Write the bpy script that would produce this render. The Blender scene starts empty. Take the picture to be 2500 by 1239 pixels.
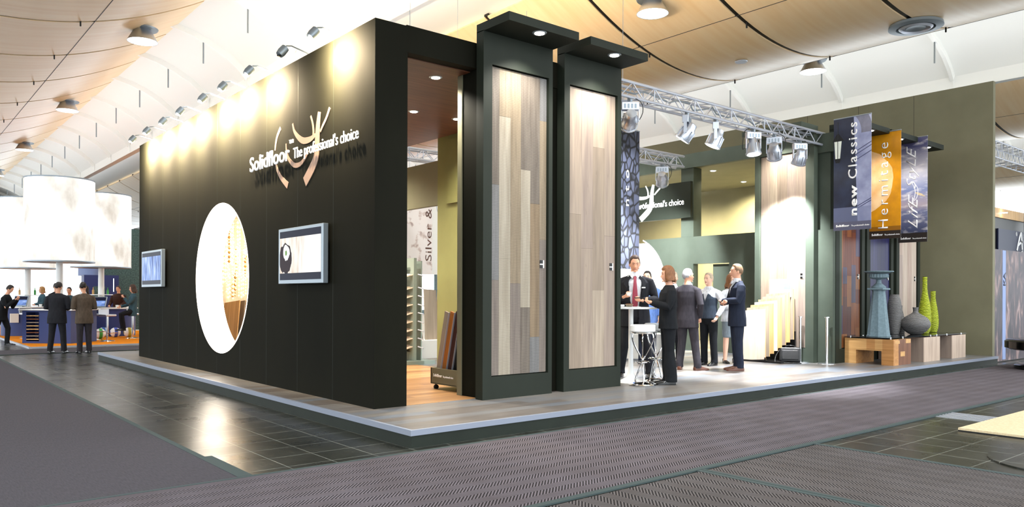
import bpy, bmesh, math, random
from mathutils import Vector, Matrix, noise
random.seed(7)
sc = bpy.context.scene
COL = sc.collection
R = math.radians
PI = math.pi

# ------------------------------------------------------------------ camera
CAMP = Vector((-3.8854, -6.1328, 1.42))
YAW = R(50.245); ROLL = R(0.1955)
rt = Vector((math.sin(YAW), -math.cos(YAW), 0)); up = Vector((0, 0, 1)); fw = Vector((math.cos(YAW), math.sin(YAW), 0))
rt2 = rt*math.cos(ROLL) + up*math.sin(ROLL); up2 = up*math.cos(ROLL) - rt*math.sin(ROLL)
cd = bpy.data.cameras.new('camera')
cam = bpy.data.objects.new('camera', cd); COL.objects.link(cam)
cam.matrix_world = Matrix(((rt2.x, up2.x, -fw.x, CAMP.x), (rt2.y, up2.y, -fw.y, CAMP.y), (rt2.z, up2.z, -fw.z, CAMP.z), (0, 0, 0, 1)))
cd.sensor_fit = 'HORIZONTAL'; cd.sensor_width = 36.0
cd.lens = 36.0*1892.26/2500.0
cd.shift_y = 105.12/2500.0
cd.clip_end = 300
sc.camera = cam

# ------------------------------------------------------------------ world + exposure
w = bpy.data.worlds.new('world'); sc.world = w; w.use_nodes = True
bg = w.node_tree.nodes['Background']
bg.inputs[0].default_value = (0.90, 0.96, 1.0, 1); bg.inputs[1].default_value = 3.3
sc.view_settings.view_transform = 'Standard'; sc.view_settings.look = 'None'
sc.view_settings.exposure = 0.22; sc.view_settings.gamma = 1.0
sc.view_settings.use_curve_mapping = False

# ------------------------------------------------------------------ hall light
def lamp(kind, loc, target=None, power=100, color=(1, 1, 1), size=0.1, angle=60, blend=0.5, size_y=None, name='lamp'):
    l = bpy.data.lights.new(name, kind); l.energy = power; l.color = color
    if kind == 'AREA':
        l.size = size
        if size_y: l.shape = 'RECTANGLE'; l.size_y = size_y
        else: l.shape = 'DISK'
    elif kind == 'SPOT':
        l.spot_size = R(angle); l.spot_blend = blend; l.shadow_soft_size = size
    else: l.shadow_soft_size = size
    o = bpy.data.objects.new(name, l); COL.objects.link(o); o.location = loc
    if target is not None:
        d = Vector(target) - Vector(loc)
        o.rotation_euler = d.to_track_quat('-Z', 'Y').to_euler()
    return o
COOL = (0.88, 0.95, 1.0); WARM = (1.0, 0.80, 0.52); NEUT = (1.0, 0.96, 0.88)
SAILS = [-17.65, -2.0, 13.65, 29.3, 44.95]            # centre lines of the sagging plywood sails
def sail_z(x, c): return 7.53 + 0.0637*(x - c)**2
# added unseen fill strips, without fixtures, wash the white vaults between the sails
for c in SAILS[:4]:
    for dx in (5.1, 8.5):
        k = lamp('AREA', (c + dx, 24, 7.3), None, 420, (0.96, 0.98, 1), 0.3, size_y=66, name='vault_fill')
        k.rotation_euler = (PI, 0, 0)
for c in SAILS[:3]:                             # pools of the hall downlights
    for sx in (-3.57, 3.57):
        for k in range(-1, 5):
            y = 5.6 + 9.8*k
            lamp('SPOT', (c + sx, y, sail_z(c + sx, c) - 0.42), (c + sx, y, 0), 900, COOL, 0.25, 120, 0.6, name='hall_light')

# ------------------------------------------------------------------ materials
def lin(c):
    if isinstance(c, str):
        c = tuple(int(c[i:i+2], 16)/255 for i in (0, 2, 4))
    return tuple((v/12.92 if v <= 0.04045 else ((v + 0.055)/1.055)**2.4) for v in c) + (1,)
MATS = {}
class NT:
    def __init__(s, m): s.t = m.node_tree; s.n = s.t.nodes; s.b = s.n['Principled BSDF']
    def new(s, typ, **kw):
        n = s.n.new(typ)
        for k, v in kw.items(): setattr(n, k, v)
        return n
    def link(s, a, b): s.t.links.new(a, b)
def base(name, col, rough=0.5, metal=0.0, spec=0.5, emis=None, es=0.0, alpha=1.0, trans=0.0, ior=1.45):
    m = bpy.data.materials.new(name); m.use_nodes = True
    b = m.node_tree.nodes['Principled BSDF']
    b.inputs['Base Color'].default_value = lin(col) if not (isinstance(col, tuple) and len(col) == 4) else col
    b.inputs['Roughness'].default_value = rough; b.inputs['Metallic'].default_value = metal
    b.inputs['Specular IOR Level'].default_value = spec
    b.inputs['Transmission Weight'].default_value = trans; b.inputs['IOR'].default_value = ior
    if emis: b.inputs['Emission Color'].default_value = lin(emis); b.inputs['Emission Strength'].default_value = es
    MATS[name] = m
    return m
def bump(N, src, strength=0.3, dist=0.01):
    b = N.new('ShaderNodeBump'); b.inputs['Strength'].default_value = strength; b.inputs['Distance'].default_value = dist
    N.link(src, b.inputs['Height']); N.link(b.outputs[0], N.b.inputs['Normal'])
def mapped(N, scale=(1, 1, 1), rot=(0, 0, 0)):
    tc = N.new('ShaderNodeTexCoord'); mp = N.new('ShaderNodeMapping')
    mp.inputs['Scale'].default_value = scale; mp.inputs['Rotation'].default_value = rot
    N.link(tc.outputs['Object'], mp.inputs[0]); return mp.outputs[0]
def ramp(N, src, stops):
    r = N.new('ShaderNodeValToRGB'); e = r.color_ramp.elements
    while len(e) < len(stops): e.new(0.5)
    for i, (p, c) in enumerate(stops): e[i].position = p; e[i].color = lin(c) if not (isinstance(c, tuple) and len(c) == 4) else c
    N.link(src, r.inputs[0]); return r.outputs[0]
def noisy(name, c1, c2, scale=(3, 3, 3), nscale=1.0, rough=0.6, bs=0.0, detail=4, metal=0, spec=0.5):
    m = base(name, c1, rough, metal, spec); N = NT(m)
    n = N.new('ShaderNodeTexNoise'); n.inputs['Scale'].default_value = nscale; n.inputs['Detail'].default_value = detail
    N.link(mapped(N, scale), n.inputs['Vector'])
    N.link(ramp(N, n.outputs[0], [(0.3, c1), (0.7, c2)]), N.b.inputs['Base Color'])
    if bs: bump(N, n.outputs[0], bs)
    return m
def wood(name, c1, c2, axis='z', rough=0.5, fine=0.0, spec=0.35, knots=True):
    s = {'z': (14, 14, 0.9), 'x': (0.9, 14, 14), 'y': (14, 0.9, 14)}[axis]
    m = base(name, c1, rough, 0, spec); N = NT(m)
    n = N.new('ShaderNodeTexNoise'); n.inputs['Scale'].default_value = 1.3; n.inputs['Detail'].default_value = 6; n.inputs['Distortion'].default_value = 0.6
    N.link(mapped(N, s), n.inputs['Vector'])
    c = ramp(N, n.outputs[0], [(0.28, c2), (0.72, c1)])
    if knots:
        v = N.new('ShaderNodeTexNoise'); v.inputs['Scale'].default_value = 1.0; v.inputs['Detail'].default_value = 2
        s2 = {'z': (16, 16, 3.2), 'x': (3.2, 16, 16), 'y': (16, 3.2, 16)}[axis]
        N.link(mapped(N, s2), v.inputs['Vector'])
        k = ramp(N, v.outputs[0], [(0.16, '4a4038'), (0.30, 'ffffff')])
        mx = N.new('ShaderNodeMixRGB', blend_type='MULTIPLY'); mx.inputs[0].default_value = 0.55
        N.link(c, mx.inputs[1]); N.link(k, mx.inputs[2]); c = mx.outputs[0]
    if fine:
        wv = N.new('ShaderNodeTexWave', bands_direction='Z' if axis == 'z' else 'X'); wv.inputs['Scale'].default_value = 30; wv.inputs['Distortion'].default_value = 5
        wv.inputs['Detail'].default_value = 2; wv.inputs['Detail Scale'].default_value = 0.6
        N.link(mapped(N, (1, 1, 1)), wv.inputs['Vector'])
        f = ramp(N, wv.outputs[0], [(0.0, (0.55, 0.55, 0.55, 1)), (0.6, (1, 1, 1, 1))])
        mx = N.new('ShaderNodeMixRGB', blend_type='MULTIPLY'); mx.inputs[0].default_value = fine
        N.link(c, mx.inputs[1]); N.link(f, mx.inputs[2]); c = mx.outputs[0]
        bump(N, wv.outputs[0], 0.25, 0.004)
    N.link(c, N.b.inputs['Base Color'])
    return m
def planks(name, c1, c2, c3, w=1.3, h=0.19, rot=0.0, rough=0.4, mortar='2a2520', grain=0.45, axis='xy'):
    m = base(name, c1, rough, 0, 0.5); N = NT(m)
    tc = N.new('ShaderNodeTexCoord'); sep = N.new('ShaderNodeSeparateXYZ'); cmb = N.new('ShaderNodeCombineXYZ')
    N.link(tc.outputs['Object'], sep.inputs[0])
    a, b = {'xy': (0, 1), 'yx': (1, 0), 'xz': (0, 2), 'zx': (2, 0), 'yz': (1, 2), 'zy': (2, 1)}[axis]
    N.link(sep.outputs[a], cmb.inputs[0]); N.link(sep.outputs[b], cmb.inputs[1])
    br = N.new('ShaderNodeTexBrick'); br.offset = 0.37; br.inputs['Scale'].default_value = 1
    br.inputs['Brick Width'].default_value = w; br.inputs['Row Height'].default_value = h
    br.inputs['Mortar Size'].default_value = 0.0015; br.inputs['Mortar Smooth'].default_value = 0.1
    br.inputs['Color1'].default_value = (0, 0, 0, 1); br.inputs['Color2'].default_value = (1, 1, 1, 1); br.inputs['Mortar'].default_value = (0.5, 0.5, 0.5, 1)
    N.link(cmb.outputs[0], br.inputs['Vector'])
    col = ramp(N, br.outputs['Color'], [(0.0, c1), (0.5, c2), (1.0, c3)])
    mp = N.new('ShaderNodeMapping'); mp.inputs['Scale'].default_value = (1.2, 16, 1); N.link(cmb.outputs[0], mp.inputs[0])
    ns = N.new('ShaderNodeTexNoise'); ns.inputs['Scale'].default_value = 1.5; ns.inputs['Detail'].default_value = 6; N.link(mp.outputs[0], ns.inputs['Vector'])
    g = ramp(N, ns.outputs[0], [(0.3, (0.45, 0.42, 0.40, 1)), (0.7, (1.15, 1.15, 1.15, 1))])
    mx = N.new('ShaderNodeMixRGB', blend_type='MULTIPLY'); mx.inputs[0].default_value = grain
    N.link(col, mx.inputs[1]); N.link(g, mx.inputs[2])
    m2 = N.new('ShaderNodeMixRGB'); N.link(br.outputs['Fac'], m2.inputs[0]); N.link(mx.outputs[0], m2.inputs[1]); m2.inputs[2].default_value = lin(mortar)
    N.link(m2.outputs[0], N.b.inputs['Base Color'])
    return m
def mathn(N, op, a, b=None):
    n = N.new('ShaderNodeMath', operation=op)
    for i, v in enumerate((a, b)):
        if v is None: continue
        if isinstance(v, (int, float)): n.inputs[i].default_value = v
        else: N.link(v, n.inputs[i])
    return n.outputs[0]
def herring(name, across, c_hi, c_lo, band=0.102, pitch=0.031):
    m = base(name, c_hi, 0.95, 0, 0.1); N = NT(m)
    tc = N.new('ShaderNodeTexCoord'); sep = N.new('ShaderNodeSeparateXYZ'); N.link(tc.outputs['Object'], sep.inputs[0])
    u = sep.outputs[1 if across == 'y' else 0]; v = sep.outputs[0 if across == 'y' else 1]
    bi = mathn(N, 'FLOOR', mathn(N, 'DIVIDE', u, band))
    par = mathn(N, 'FLOORED_MODULO', bi, 2.0)
    s = mathn(N, 'SUBTRACT', mathn(N, 'MULTIPLY', par, 2.0), 1.0)
    nz = N.new('ShaderNodeTexNoise'); nz.inputs['Scale'].default_value = 25; nz.inputs['Detail'].default_value = 3; N.link(tc.outputs['Object'], nz.inputs['Vector'])
    ph = mathn(N, 'ADD', mathn(N, 'ADD', v, mathn(N, 'MULTIPLY', u, s)), mathn(N, 'MULTIPLY', nz.outputs[0], 0.006))
    wv = mathn(N, 'MULTIPLY', mathn(N, 'ADD', mathn(N, 'SINE', mathn(N, 'MULTIPLY', ph, 2*PI/pitch)), 1.0), 0.5)
    amp = mathn(N, 'SUBTRACT', 1.0, mathn(N, 'MULTIPLY', par, 0.75))                 # every other band is ribbed more softly
    wv = mathn(N, 'ADD', mathn(N, 'MULTIPLY', mathn(N, 'SUBTRACT', wv, 0.5), amp), 0.5)
    col = ramp(N, wv, [(0.02, c_lo), (0.95, c_hi)])
    n2 = N.new('ShaderNodeTexNoise'); n2.inputs['Scale'].default_value = 2.2; n2.inputs['Detail'].default_value = 5; N.link(tc.outputs['Object'], n2.inputs['Vector'])
    dirt = ramp(N, n2.outputs[0], [(0.25, (0.80, 0.78, 0.76, 1)), (0.7, (1.05, 1.05, 1.07, 1))])
    mx = N.new('ShaderNodeMixRGB', blend_type='MULTIPLY'); mx.inputs[0].default_value = 1.0
    N.link(col, mx.inputs[1]); N.link(dirt, mx.inputs[2]); N.link(mx.outputs[0], N.b.inputs['Base Color'])
    bump(N, wv, 0.9, 0.006)
    return m

M = MATS
noisy('wall_paint', '14140c', '11110a', (1, 1, 0.4), 3, 0.8, 0.03, spec=0.12)
noisy('wall_paint_lit', '20261e', '1b2119', (1, 1, 0.4), 3, 0.65, 0.03, spec=0.3)  # wall paint again, lighter and greener to hold the cooler light on it
noisy('green_paint', '474f45', '40483e', (1, 1, 1), 3, 0.6, 0.03, spec=0.3)
noisy('olive_paint', '78755e', '706d57', (1, 1, 1), 2, 0.7, spec=0.3)
noisy('lime_paint', '7f7e4e', '777548', (1, 1, 1), 2, 0.7, spec=0.3)
noisy('plinth_paint', '1f261f', '1a201a', (1, 1, 1), 3, 0.6, spec=0.3)
base('white_vault', 'f2f3f0', 0.75, spec=0.3)
base('white_plastic', 'eef0f0', 0.25)
base('white_matt', 'f0efea', 0.6)
base('black', '0c0c0d', 0.45); base('black_gloss', '0b0b0c', 0.12); base('rubber', '1a1a1c', 0.8); base('curved_blue', '7f90b8', 0.6); base('paper', 'e9e6df', 0.6)
base('alu', 'c9cdd4', 0.35, 1.0); base('alu_trim', '868d9c', 0.55, 0.2); base('chrome', 'f0f2f5', 0.08, 1.0)
base('silver_frame', '8f9aa3', 0.4, 0.6); base('steel_grey', 'b8bcc6', 0.4, 0.5)
base('glass_dark', '20262a', 0.06, spec=0.6)
base('lens', 'ffffff', 0.4, emis='fff6e6', es=14); base('lens_cool', 'ffffff', 0.4, emis='f4f8ff', es=12)
base('hall_lens', 'ffffff', 0.4, emis='f4faff', es=6)
base('lining', 'ffffff', 0.5, emis='fff0dc', es=3.5)  # glow put into the white lining for brightly lit reveals
base('white_glow', 'ffffff', 0.5, emis='f6fbff', es=1.25)  # self-glowing white for the added panel and the cabinet pane
base('skin', 'd8a184', 0.5, spec=0.4); base('skin_pale', 'e6b79e', 0.5, spec=0.4); base('skin_lip', 'b0675c', 0.5)
base('eye_dark', '1d1512', 0.4)
base('white_text', 'ffffff', 0.5, emis='ffffff', es=0.25)
base('white_print', 'f4f4f4', 0.5)
base('logo_pink', 'a88a78', 0.6); base('logo_pale', 'dfe4da', 0.5)
# ------------------------------------------------------------------ mesh helpers
class MB:
    def __init__(s): s.v = []; s.f = []; s.mi = []; s.cur = 0
    def quad(s, pts):
        n = len(s.v); s.v += [tuple(p) for p in pts]; s.f.append(tuple(range(n, n+len(pts)))); s.mi.append(s.cur)
    def box(s, x0, x1, y0, y1, z0, z1, T=None):
        P = [(x0, y0, z0), (x1, y0, z0), (x1, y1, z0), (x0, y1, z0), (x0, y0, z1), (x1, y0, z1), (x1, y1, z1), (x0, y1, z1)]
        if T is not None: P = [tuple(T @ Vector(p)) for p in P]
        n = len(s.v); s.v += P
        for q in ((0, 3, 2, 1), (4, 5, 6, 7), (0, 1, 5, 4), (1, 2, 6, 5), (2, 3, 7, 6), (3, 0, 4, 7)):
            s.f.append(tuple(n+i for i in q)); s.mi.append(s.cur)
        return s
    def rings(s, rings, close=True, cap=True):
        n = len(s.v); k = len(rings[0])
        for r in rings: s.v += [tuple(p) for p in r]
        for i in range(len(rings)-1):
            for j in range(k if close else k-1):
                a = n+i*k+j; b = n+i*k+(j+1) % k
                s.f.append((a, b, b+k, a+k)); s.mi.append(s.cur)
        if cap:
            s.f.append(tuple(n+j for j in reversed(range(k)))); s.mi.append(s.cur)
            s.f.append(tuple(n+(len(rings)-1)*k+j for j in range(k))); s.mi.append(s.cur)
        return s
    def lathe(s, prof, c=(0, 0, 0), n=24, cap=True, T=None, bumpf=None):
        rs = []
        for (r, z) in prof:
            ring = []
            for j in range(n):
                a = 2*PI*j/n; rr = r*(1 + (bumpf(a, z) if bumpf else 0))
                p = Vector((c[0]+rr*math.cos(a), c[1]+rr*math.sin(a), c[2]+z))
                ring.append(T @ p if T is not None else p)
            rs.append(ring)
        return s.rings(rs, True, cap)
    def tube(s, pts, r, n=8, cap=True, ry=None):
        pts = [Vector(p) for p in pts]; m = len(pts)
        rs = r if isinstance(r, (list, tuple)) else [r]*m
        rys = rs if ry is None else (ry if isinstance(ry, (list, tuple)) else [ry]*m)
        rings = []; u = None
        for i in range(m):
            t = (pts[min(i+1, m-1)] - pts[max(i-1, 0)])
            t = t.normalized() if t.length > 1e-9 else Vector((0, 0, 1))
            if u is None:
                ref = Vector((1, 0, 0)) if abs(t.x) < 0.8 else Vector((0, 1, 0))
                u = (ref - t*ref.dot(t)).normalized()
            else:
                u = (u - t*u.dot(t)).normalized()
            v = t.cross(u)
            rings.append([pts[i] + u*rs[i]*math.cos(2*PI*j/n) + v*rys[i]*math.sin(2*PI*j/n) for j in range(n)])
        return s.rings(rings, True, cap)
    def cyl(s, a, b, r, r2=None, n=12): return s.tube([a, b], [r, r if r2 is None else r2], n)
    def ell(s, c, rx, ry, rz, n=16, m=10, T=None):
        rs = []
        for i in range(m+1):
            t = PI*i/m; z = -math.cos(t); q = max(math.sin(t), 0.02)
            ring = [Vector((rx*q*math.cos(2*PI*j/n), ry*q*math.sin(2*PI*j/n), rz*z)) for j in range(n)]
            if T is not None: ring = [T @ p for p in ring]
            rs.append([p + Vector(c) for p in ring])
        return s.rings(rs, True, True)
    def prism(s, poly, fn, d0, d1):          # poly 2d -> fn(u, v, d)
        n = len(s.v); k = len(poly)
        s.v += [tuple(fn(u, v, d0)) for u, v in poly] + [tuple(fn(u, v, d1)) for u, v in poly]
        s.f.append(tuple(range(n, n+k))); s.mi.append(s.cur); s.f.append(tuple(reversed(range(n+k, n+2*k)))); s.mi.append(s.cur)
        for j in range(k):
            a = n+j; b = n+(j+1) % k
            s.f.append((a, a+k, b+k, b)); s.mi.append(s.cur)
        return s
    def build(s, name, mat, parent=None, smooth=False, bevel=0, loc=None, ang=40):
        me = bpy.data.meshes.new(name); me.from_pydata(s.v, [], s.f)
        mats = mat if isinstance(mat, (list, tuple)) else [mat]
        for m_ in mats: me.materials.append(M[m_] if isinstance(m_, str) else m_)
        me.polygons.foreach_set('material_index', s.mi)
        bm = bmesh.new(); bm.from_mesh(me); bmesh.ops.recalc_face_normals(bm, faces=bm.faces)
        bm.to_mesh(me); bm.free()
        if smooth:
            me.polygons.foreach_set('use_smooth', [True]*len(me.polygons))
            try: me.set_sharp_from_angle(angle=R(ang))
            except Exception: pass
        me.update()
        o = bpy.data.objects.new(name, me); COL.objects.link(o)
        if parent: o.parent = parent
        if loc: o.location = loc
        if bevel:
            b = o.modifiers.new('bevel', 'BEVEL'); b.width = bevel; b.segments = 2; b.limit_method = 'ANGLE'; b.angle_limit = R(50)
        return o
def tag(o, label, cat, group=None, kind=None):
    if label: o['label'] = label
    if cat: o['category'] = cat
    if group: o['group'] = group
    if kind: o['kind'] = kind
    return o
def struct(o, label=None, cat=None):
    o['kind'] = 'structure'
    if label: o['label'] = label
    if cat: o['category'] = cat
    return o
def thing(name, label, cat, loc=(0, 0, 0), rotz=0, group=None):
    o = bpy.data.objects.new(name, None); COL.objects.link(o); o.empty_display_size = 0.1
    o.location = loc; o.rotation_euler = (0, 0, rotz); return tag(o, label, cat, group)
def children(o): return [c for c in bpy.data.objects if c.parent == o]
def copy_tree(o, parent=None):
    c = o.copy(); COL.objects.link(c)
    if parent: c.parent = parent
    for ch in children(o): copy_tree(ch, c)
    return c
_tc = {}
def text_obj(name, s, org, xd, yd, height, mat, parent=None, width=None, extrude=0.002, bold=0.0, shear=0.0, align='LEFT', space=1.0, lift=0.0):
    """lettering fitted to cap height and optional width, lying in the plane xd, yd"""
    cu = bpy.data.curves.new('t', 'FONT'); cu.body = s; cu.size = 1.0; cu.extrude = 0.0; cu.offset = bold; cu.shear = shear
    cu.space_character = space; cu.resolution_u = 3
    to = bpy.data.objects.new('t', cu); COL.objects.link(to)
    bpy.context.view_layer.update()
    me = bpy.data.meshes.new_from_object(to.evaluated_get(bpy.context.evaluated_depsgraph_get()))
    bpy.data.objects.remove(to); bpy.data.curves.remove(cu)
    xs = [v.co.x for v in me.vertices]; ys = [v.co.y for v in me.vertices]
    x0, x1 = min(xs), max(xs)
    sy = height/0.72; sx = sy if width is None else width/(x1 - x0)
    off = {'LEFT': -x0, 'CENTER': -(x0+x1)/2, 'RIGHT': -x1}[align]
    xd = Vector(xd).normalized(); yd = Vector(yd).normalized(); nd = xd.cross(yd)
    if extrude:
        bm = bmesh.new(); bm.from_mesh(me)
        r = bmesh.ops.extrude_face_region(bm, geom=list(bm.faces))
        for e in r['geom']:
            if isinstance(e, bmesh.types.BMVert): e.co.z += 1.0
        bmesh.ops.recalc_face_normals(bm, faces=bm.faces); bm.to_mesh(me); bm.free()
    for v in me.vertices:
        v.co = Vector(org) + xd*((v.co.x + off)*sx) + yd*(v.co.y*sy) + nd*(v.co.z*extrude + lift)
    me.materials.clear(); me.materials.append(M[mat]); me.name = name
    me.polygons.foreach_set('material_index', [0]*len(me.polygons))
    o = bpy.data.objects.new(name, me); COL.objects.link(o)
    if parent: o.parent = parent
    return o
def pw(o, parent):       # keep an object modelled in world coordinates where it is while parenting it
    o.parent = parent
    o.matrix_parent_inverse = (Matrix.Translation(parent.location) @ Matrix.Rotation(parent.rotation_euler[2], 4, 'Z')).inverted()
    return o
PZ = 0.168                                   # platform top
# ------------------------------------------------------------------ hall floor
m = base('hall_floor', '3b3c33', 0.16, 0, 0.75); N = NT(m)
tc = N.new('ShaderNodeTexCoord')
br = N.new('ShaderNodeTexBrick'); br.offset = 0.0; br.inputs['Brick Width'].default_value = 0.40; br.inputs['Row Height'].default_value = 0.40
br.inputs['Scale'].default_value = 1; br.inputs['Mortar Size'].default_value = 0.0045; br.inputs['Mortar Smooth'].default_value = 0.3
br.inputs['Color1'].default_value = lin('22241e'); br.inputs['Color2'].default_value = lin('2a2b25'); br.inputs['Mortar'].default_value = lin('7f827b')
N.link(tc.outputs['Object'], br.inputs['Vector'])
n1 = N.new('ShaderNodeTexNoise'); n1.inputs['Scale'].default_value = 1.7; n1.inputs['Detail'].default_value = 7; N.link(tc.outputs['Object'], n1.inputs['Vector'])
mx = N.new('ShaderNodeMixRGB', blend_type='MULTIPLY'); mx.inputs[0].default_value = 0.9
N.link(br.outputs['Color'], mx.inputs[1]); N.link(ramp(N, n1.outputs[0], [(0.3, (0.6, 0.6, 0.6, 1)), (0.7, (1.3, 1.3, 1.3, 1))]), mx.inputs[2])
n2 = N.new('ShaderNodeTexNoise'); n2.inputs['Scale'].default_value = 9; n2.inputs['Detail'].default_value = 5; N.link(tc.outputs['Object'], n2.inputs['Vector'])
m2 = N.new('ShaderNodeMixRGB'); N.link(ramp(N, n2.outputs[0], [(0.70, (0, 0, 0, 1)), (0.78, (0.10, 0.10, 0.10, 1))]), m2.inputs[0]); N.link(mx.outputs[0], m2.inputs[1]); m2.inputs[2].default_value = lin('62645f')
N.link(m2.outputs[0], N.b.inputs['Base Color'])
rr = N.new('ShaderNodeMapRange'); rr.inputs['To Min'].default_value = 0.20; rr.inputs['To Max'].default_value = 0.38
N.link(n1.outputs[0], rr.inputs[0]); N.link(rr.outputs[0], N.b.inputs['Roughness'])
bump(N, n1.outputs[0], 0.05, 0.01)
o = MB().box(-30, 60, -20, 98, -0.1, 0).build('floor', 'hall_floor'); struct(o, 'dark glossy tiled hall floor with thin pale joints', 'floor')

# ------------------------------------------------------------------ hall ceiling: plywood sails and white vaults
m = base('plywood', 'e2c097', 0.30, 0, 0.4); N = NT(m)
n = N.new('ShaderNodeTexNoise'); n.inputs['Scale'].default_value = 1.0; n.inputs['Detail'].default_value = 5
N.link(mapped(N, (0.35, 5, 1)), n.inputs['Vector'])
N.link(ramp(N, n.outputs[0], [(0.3, 'f0cfa0'), (0.7, 'f8dfb8')]), N.b.inputs['Base Color'])
SEAMS = {0: [-2.3 + 3.28*i for i in range(-2, 17)], 1: [-5.4, -2.0, 1.35, 4.2, 7.1] + [7.1 + 3.3*i for i in range(1, 27)]}
seams_A = [14.1 + 3.28*i for i in range(-6, 25)]
for ci, c in enumerate(SAILS):
    ys = seams_A if ci in (0, 1, 3) else SEAMS[1]
    n = 28; mb = MB()
    xs = [c - 4.72 + 9.44*i/n for i in range(n+1)]
    yy = [-8.5] + [y for y in ys if y > -8] + [95]
    for a, b in zip(yy[:-1], yy[1:]):
        rings = []
        for y in (a + 0.06, b - 0.06):
            rings.append([(x, y, sail_z(x, c)) for x in xs] + [(x, y, sail_z(x, c) + 0.035) for x in reversed(xs)])
        mb.rings(rings)
    o = mb.build('ceiling', 'plywood', smooth=True, ang=30)
    struct(o, ['plywood ceiling sail at the far left of the hall', 'left sagging plywood ceiling sail with black curved seams', 'big plywood ceiling sail above the stand, at upper right', 'plywood ceiling sail beyond the tall olive wall', 'farthest plywood ceiling sail at the right edge'][ci], 'ceiling')
    mb = MB()
    for y in yy[1:-1]:
        rings = [[(x, y + d, sail_z(x, c) + 0.03) for x in xs] + [(x, y + d, sail_z(x, c) + 0.10) for x in reversed(xs)] for d in (-0.09, 0.09)]
        mb.rings(rings)
        for xx in (c + 1.9, c - 1.9):
            mb.box(xx - 0.015, xx + 0.015, y - 0.015, y + 0.015, sail_z(xx, c) - 0.10, sail_z(xx, c) + 0.05)
    for xx in (c - 2.27, c + 2.2):
        mb.box(xx - 0.008, xx + 0.008, -8.5, 95, sail_z(xx, c) - 0.004, sail_z(xx, c) + 0.02)
    pw(mb.build('seam', 'black', None), o)
VP_ = [(-2.6, 8.97), (-2.07, 8.98), (-1.55, 8.86), (-1.05, 8.67), (-0.58, 8.42), (-0.21, 8.12), (0.0, 7.86)]
vl = ['white vaulted ceiling strip at the far left', 'white vaulted ceiling strip above the dark logo wall', 'white vaulted ceiling strip above the tall olive wall', 'white vaulted ceiling strip at the right edge']
for ci, c in enumerate(SAILS[:4]):
    bx = c + 6.72; mb = MB()
    P = [(c + 3.4, 9.05)] + [(bx + dx, z) for dx, z in VP_]
    mb.rings([[(x, y, z) for x, z in P] + [(x + 0.05, y, z + 0.12) for x, z in reversed(P)] for y in (-9, 97)])
    mb.box(bx + 0.001, bx + 0.14, -9, 97, 7.52, 8.6); mb.box(bx - 0.05, bx + 0.19, -9, 97, 7.47, 7.52)
    P = [(bx + 0.14, 8.35), (bx + 1.5, 8.9), (bx + 3.0, 9.1), (c + 11.6, 9.05)]
    mb.rings([[(x, y, z) for x, z in P] + [(x, y, z + 0.12) for x, z in reversed(P)] for y in (-9, 97)])
    o = mb.build('ceiling', 'white_vault', smooth=True, ang=25); struct(o, vl[ci], 'ceiling')
    rib = MB(); y = 0.0
    ys = [16.36 - 3.34*i for i in range(0, 8)] + [16.36 + 3.34*i for i in range(1, 24)]
    for y in ys:
        Q = [(bx + dx, z) for dx, z in VP_]
        rib.rings([[(x, y + d, z + 0.05) for x, z in Q] + [(x - 0.10, y + d, z - 0.14) for x, z in reversed(Q)] for d in (-0.05, 0.05)])
        rib.box(bx - 0.03, bx + 0.03, y - 0.02, y + 0.02, 7.5, 7.86)
    pw(rib.build('vault_rib', 'white_vault', None), o)
    rod = MB()
    for y in ys: rod.cyl((bx - 1.3, y, 8.70), (bx - 1.3, y, 8.0), 0.022, n=6)
    pw(rod.build('suspension_rod', 'silver_frame', None), o)
# hall downlights: tilted silver cones under the sails
def hall_lamp(x, y, c, label):
    z = sail_z(x, c)
    t = thing('ceiling_downlight', label, 'ceiling light', (x, y, z), 0, 'hall downlights under the plywood sails')
    MB().lathe([(0.38, -0.02), (0.36, -0.05), (0.18, -0.05), (0.18, -0.02)], n=28).build('mounting_ring', 'silver_frame', t, True)
    MB().lathe([(0.17, -0.03), (0.36, -0.36), (0.37, -0.36), (0.18, -0.01)], n=28, cap=False).build('reflector_cone', 'alu', t, True)
    MB().lathe([(0.02, -0.34), (0.34, -0.345), (0.34, -0.36), (0.02, -0.37)], n=28).build('lamp_lens', 'hall_lens', t, True)
for x, y, c, lb in [(1.57, 15.4, -2, 'bright silver cone downlight under the left plywood sail, nearest one'),
                    (1.57, 25.2, -2, 'glaring second downlight along the left plywood sail'),
                    (1.57, 35.0, -2, 'grey cone downlight, third along the left plywood sail'),
                    (1.57, 44.8, -2, 'small far cone downlight, last along the left plywood sail'),
                    (10.08, 5.6, 13.65, 'bright cone downlight on the right sail at the top edge'),
                    (17.22, 5.6, 13.65, 'bright cone downlight hanging at the lower edge of the right sail')]:
    hall_lamp(x, y, c, lb)
t = thing('ceiling_vent', 'round grey air diffuser on the right plywood sail', 'air vent', (14.1, 1.42, 7.46))
MB().lathe([(0.34, 0.10), (0.55, 0.06), (0.56, 0.0), (0.40, -0.02), (0.38, 0.05)], n=40).build('outer_ring', 'silver_frame', t, True)
MB().lathe([(0.31, 0.09), (0.35, -0.01), (0.30, -0.05), (0.28, 0.0)], n=36).build('middle_ring', 'steel_grey', t, True)
MB().lathe([(0.0, 0.0), (0.2, -0.02), (0.22, 0.0), (0.02, 0.06)], n=30).build('centre_disc', 'silver_frame', t, True)
o = MB().lathe([(0.0, 0), (0.15, 0), (0.16, 0.02), (0.0, 0.04)], n=24).build('disc_cover', 'steel_grey', loc=(13.46, 5.49, 7.50)); tag(o, 'small flat grey disc cover on the right plywood sail', 'ceiling cover')
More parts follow.
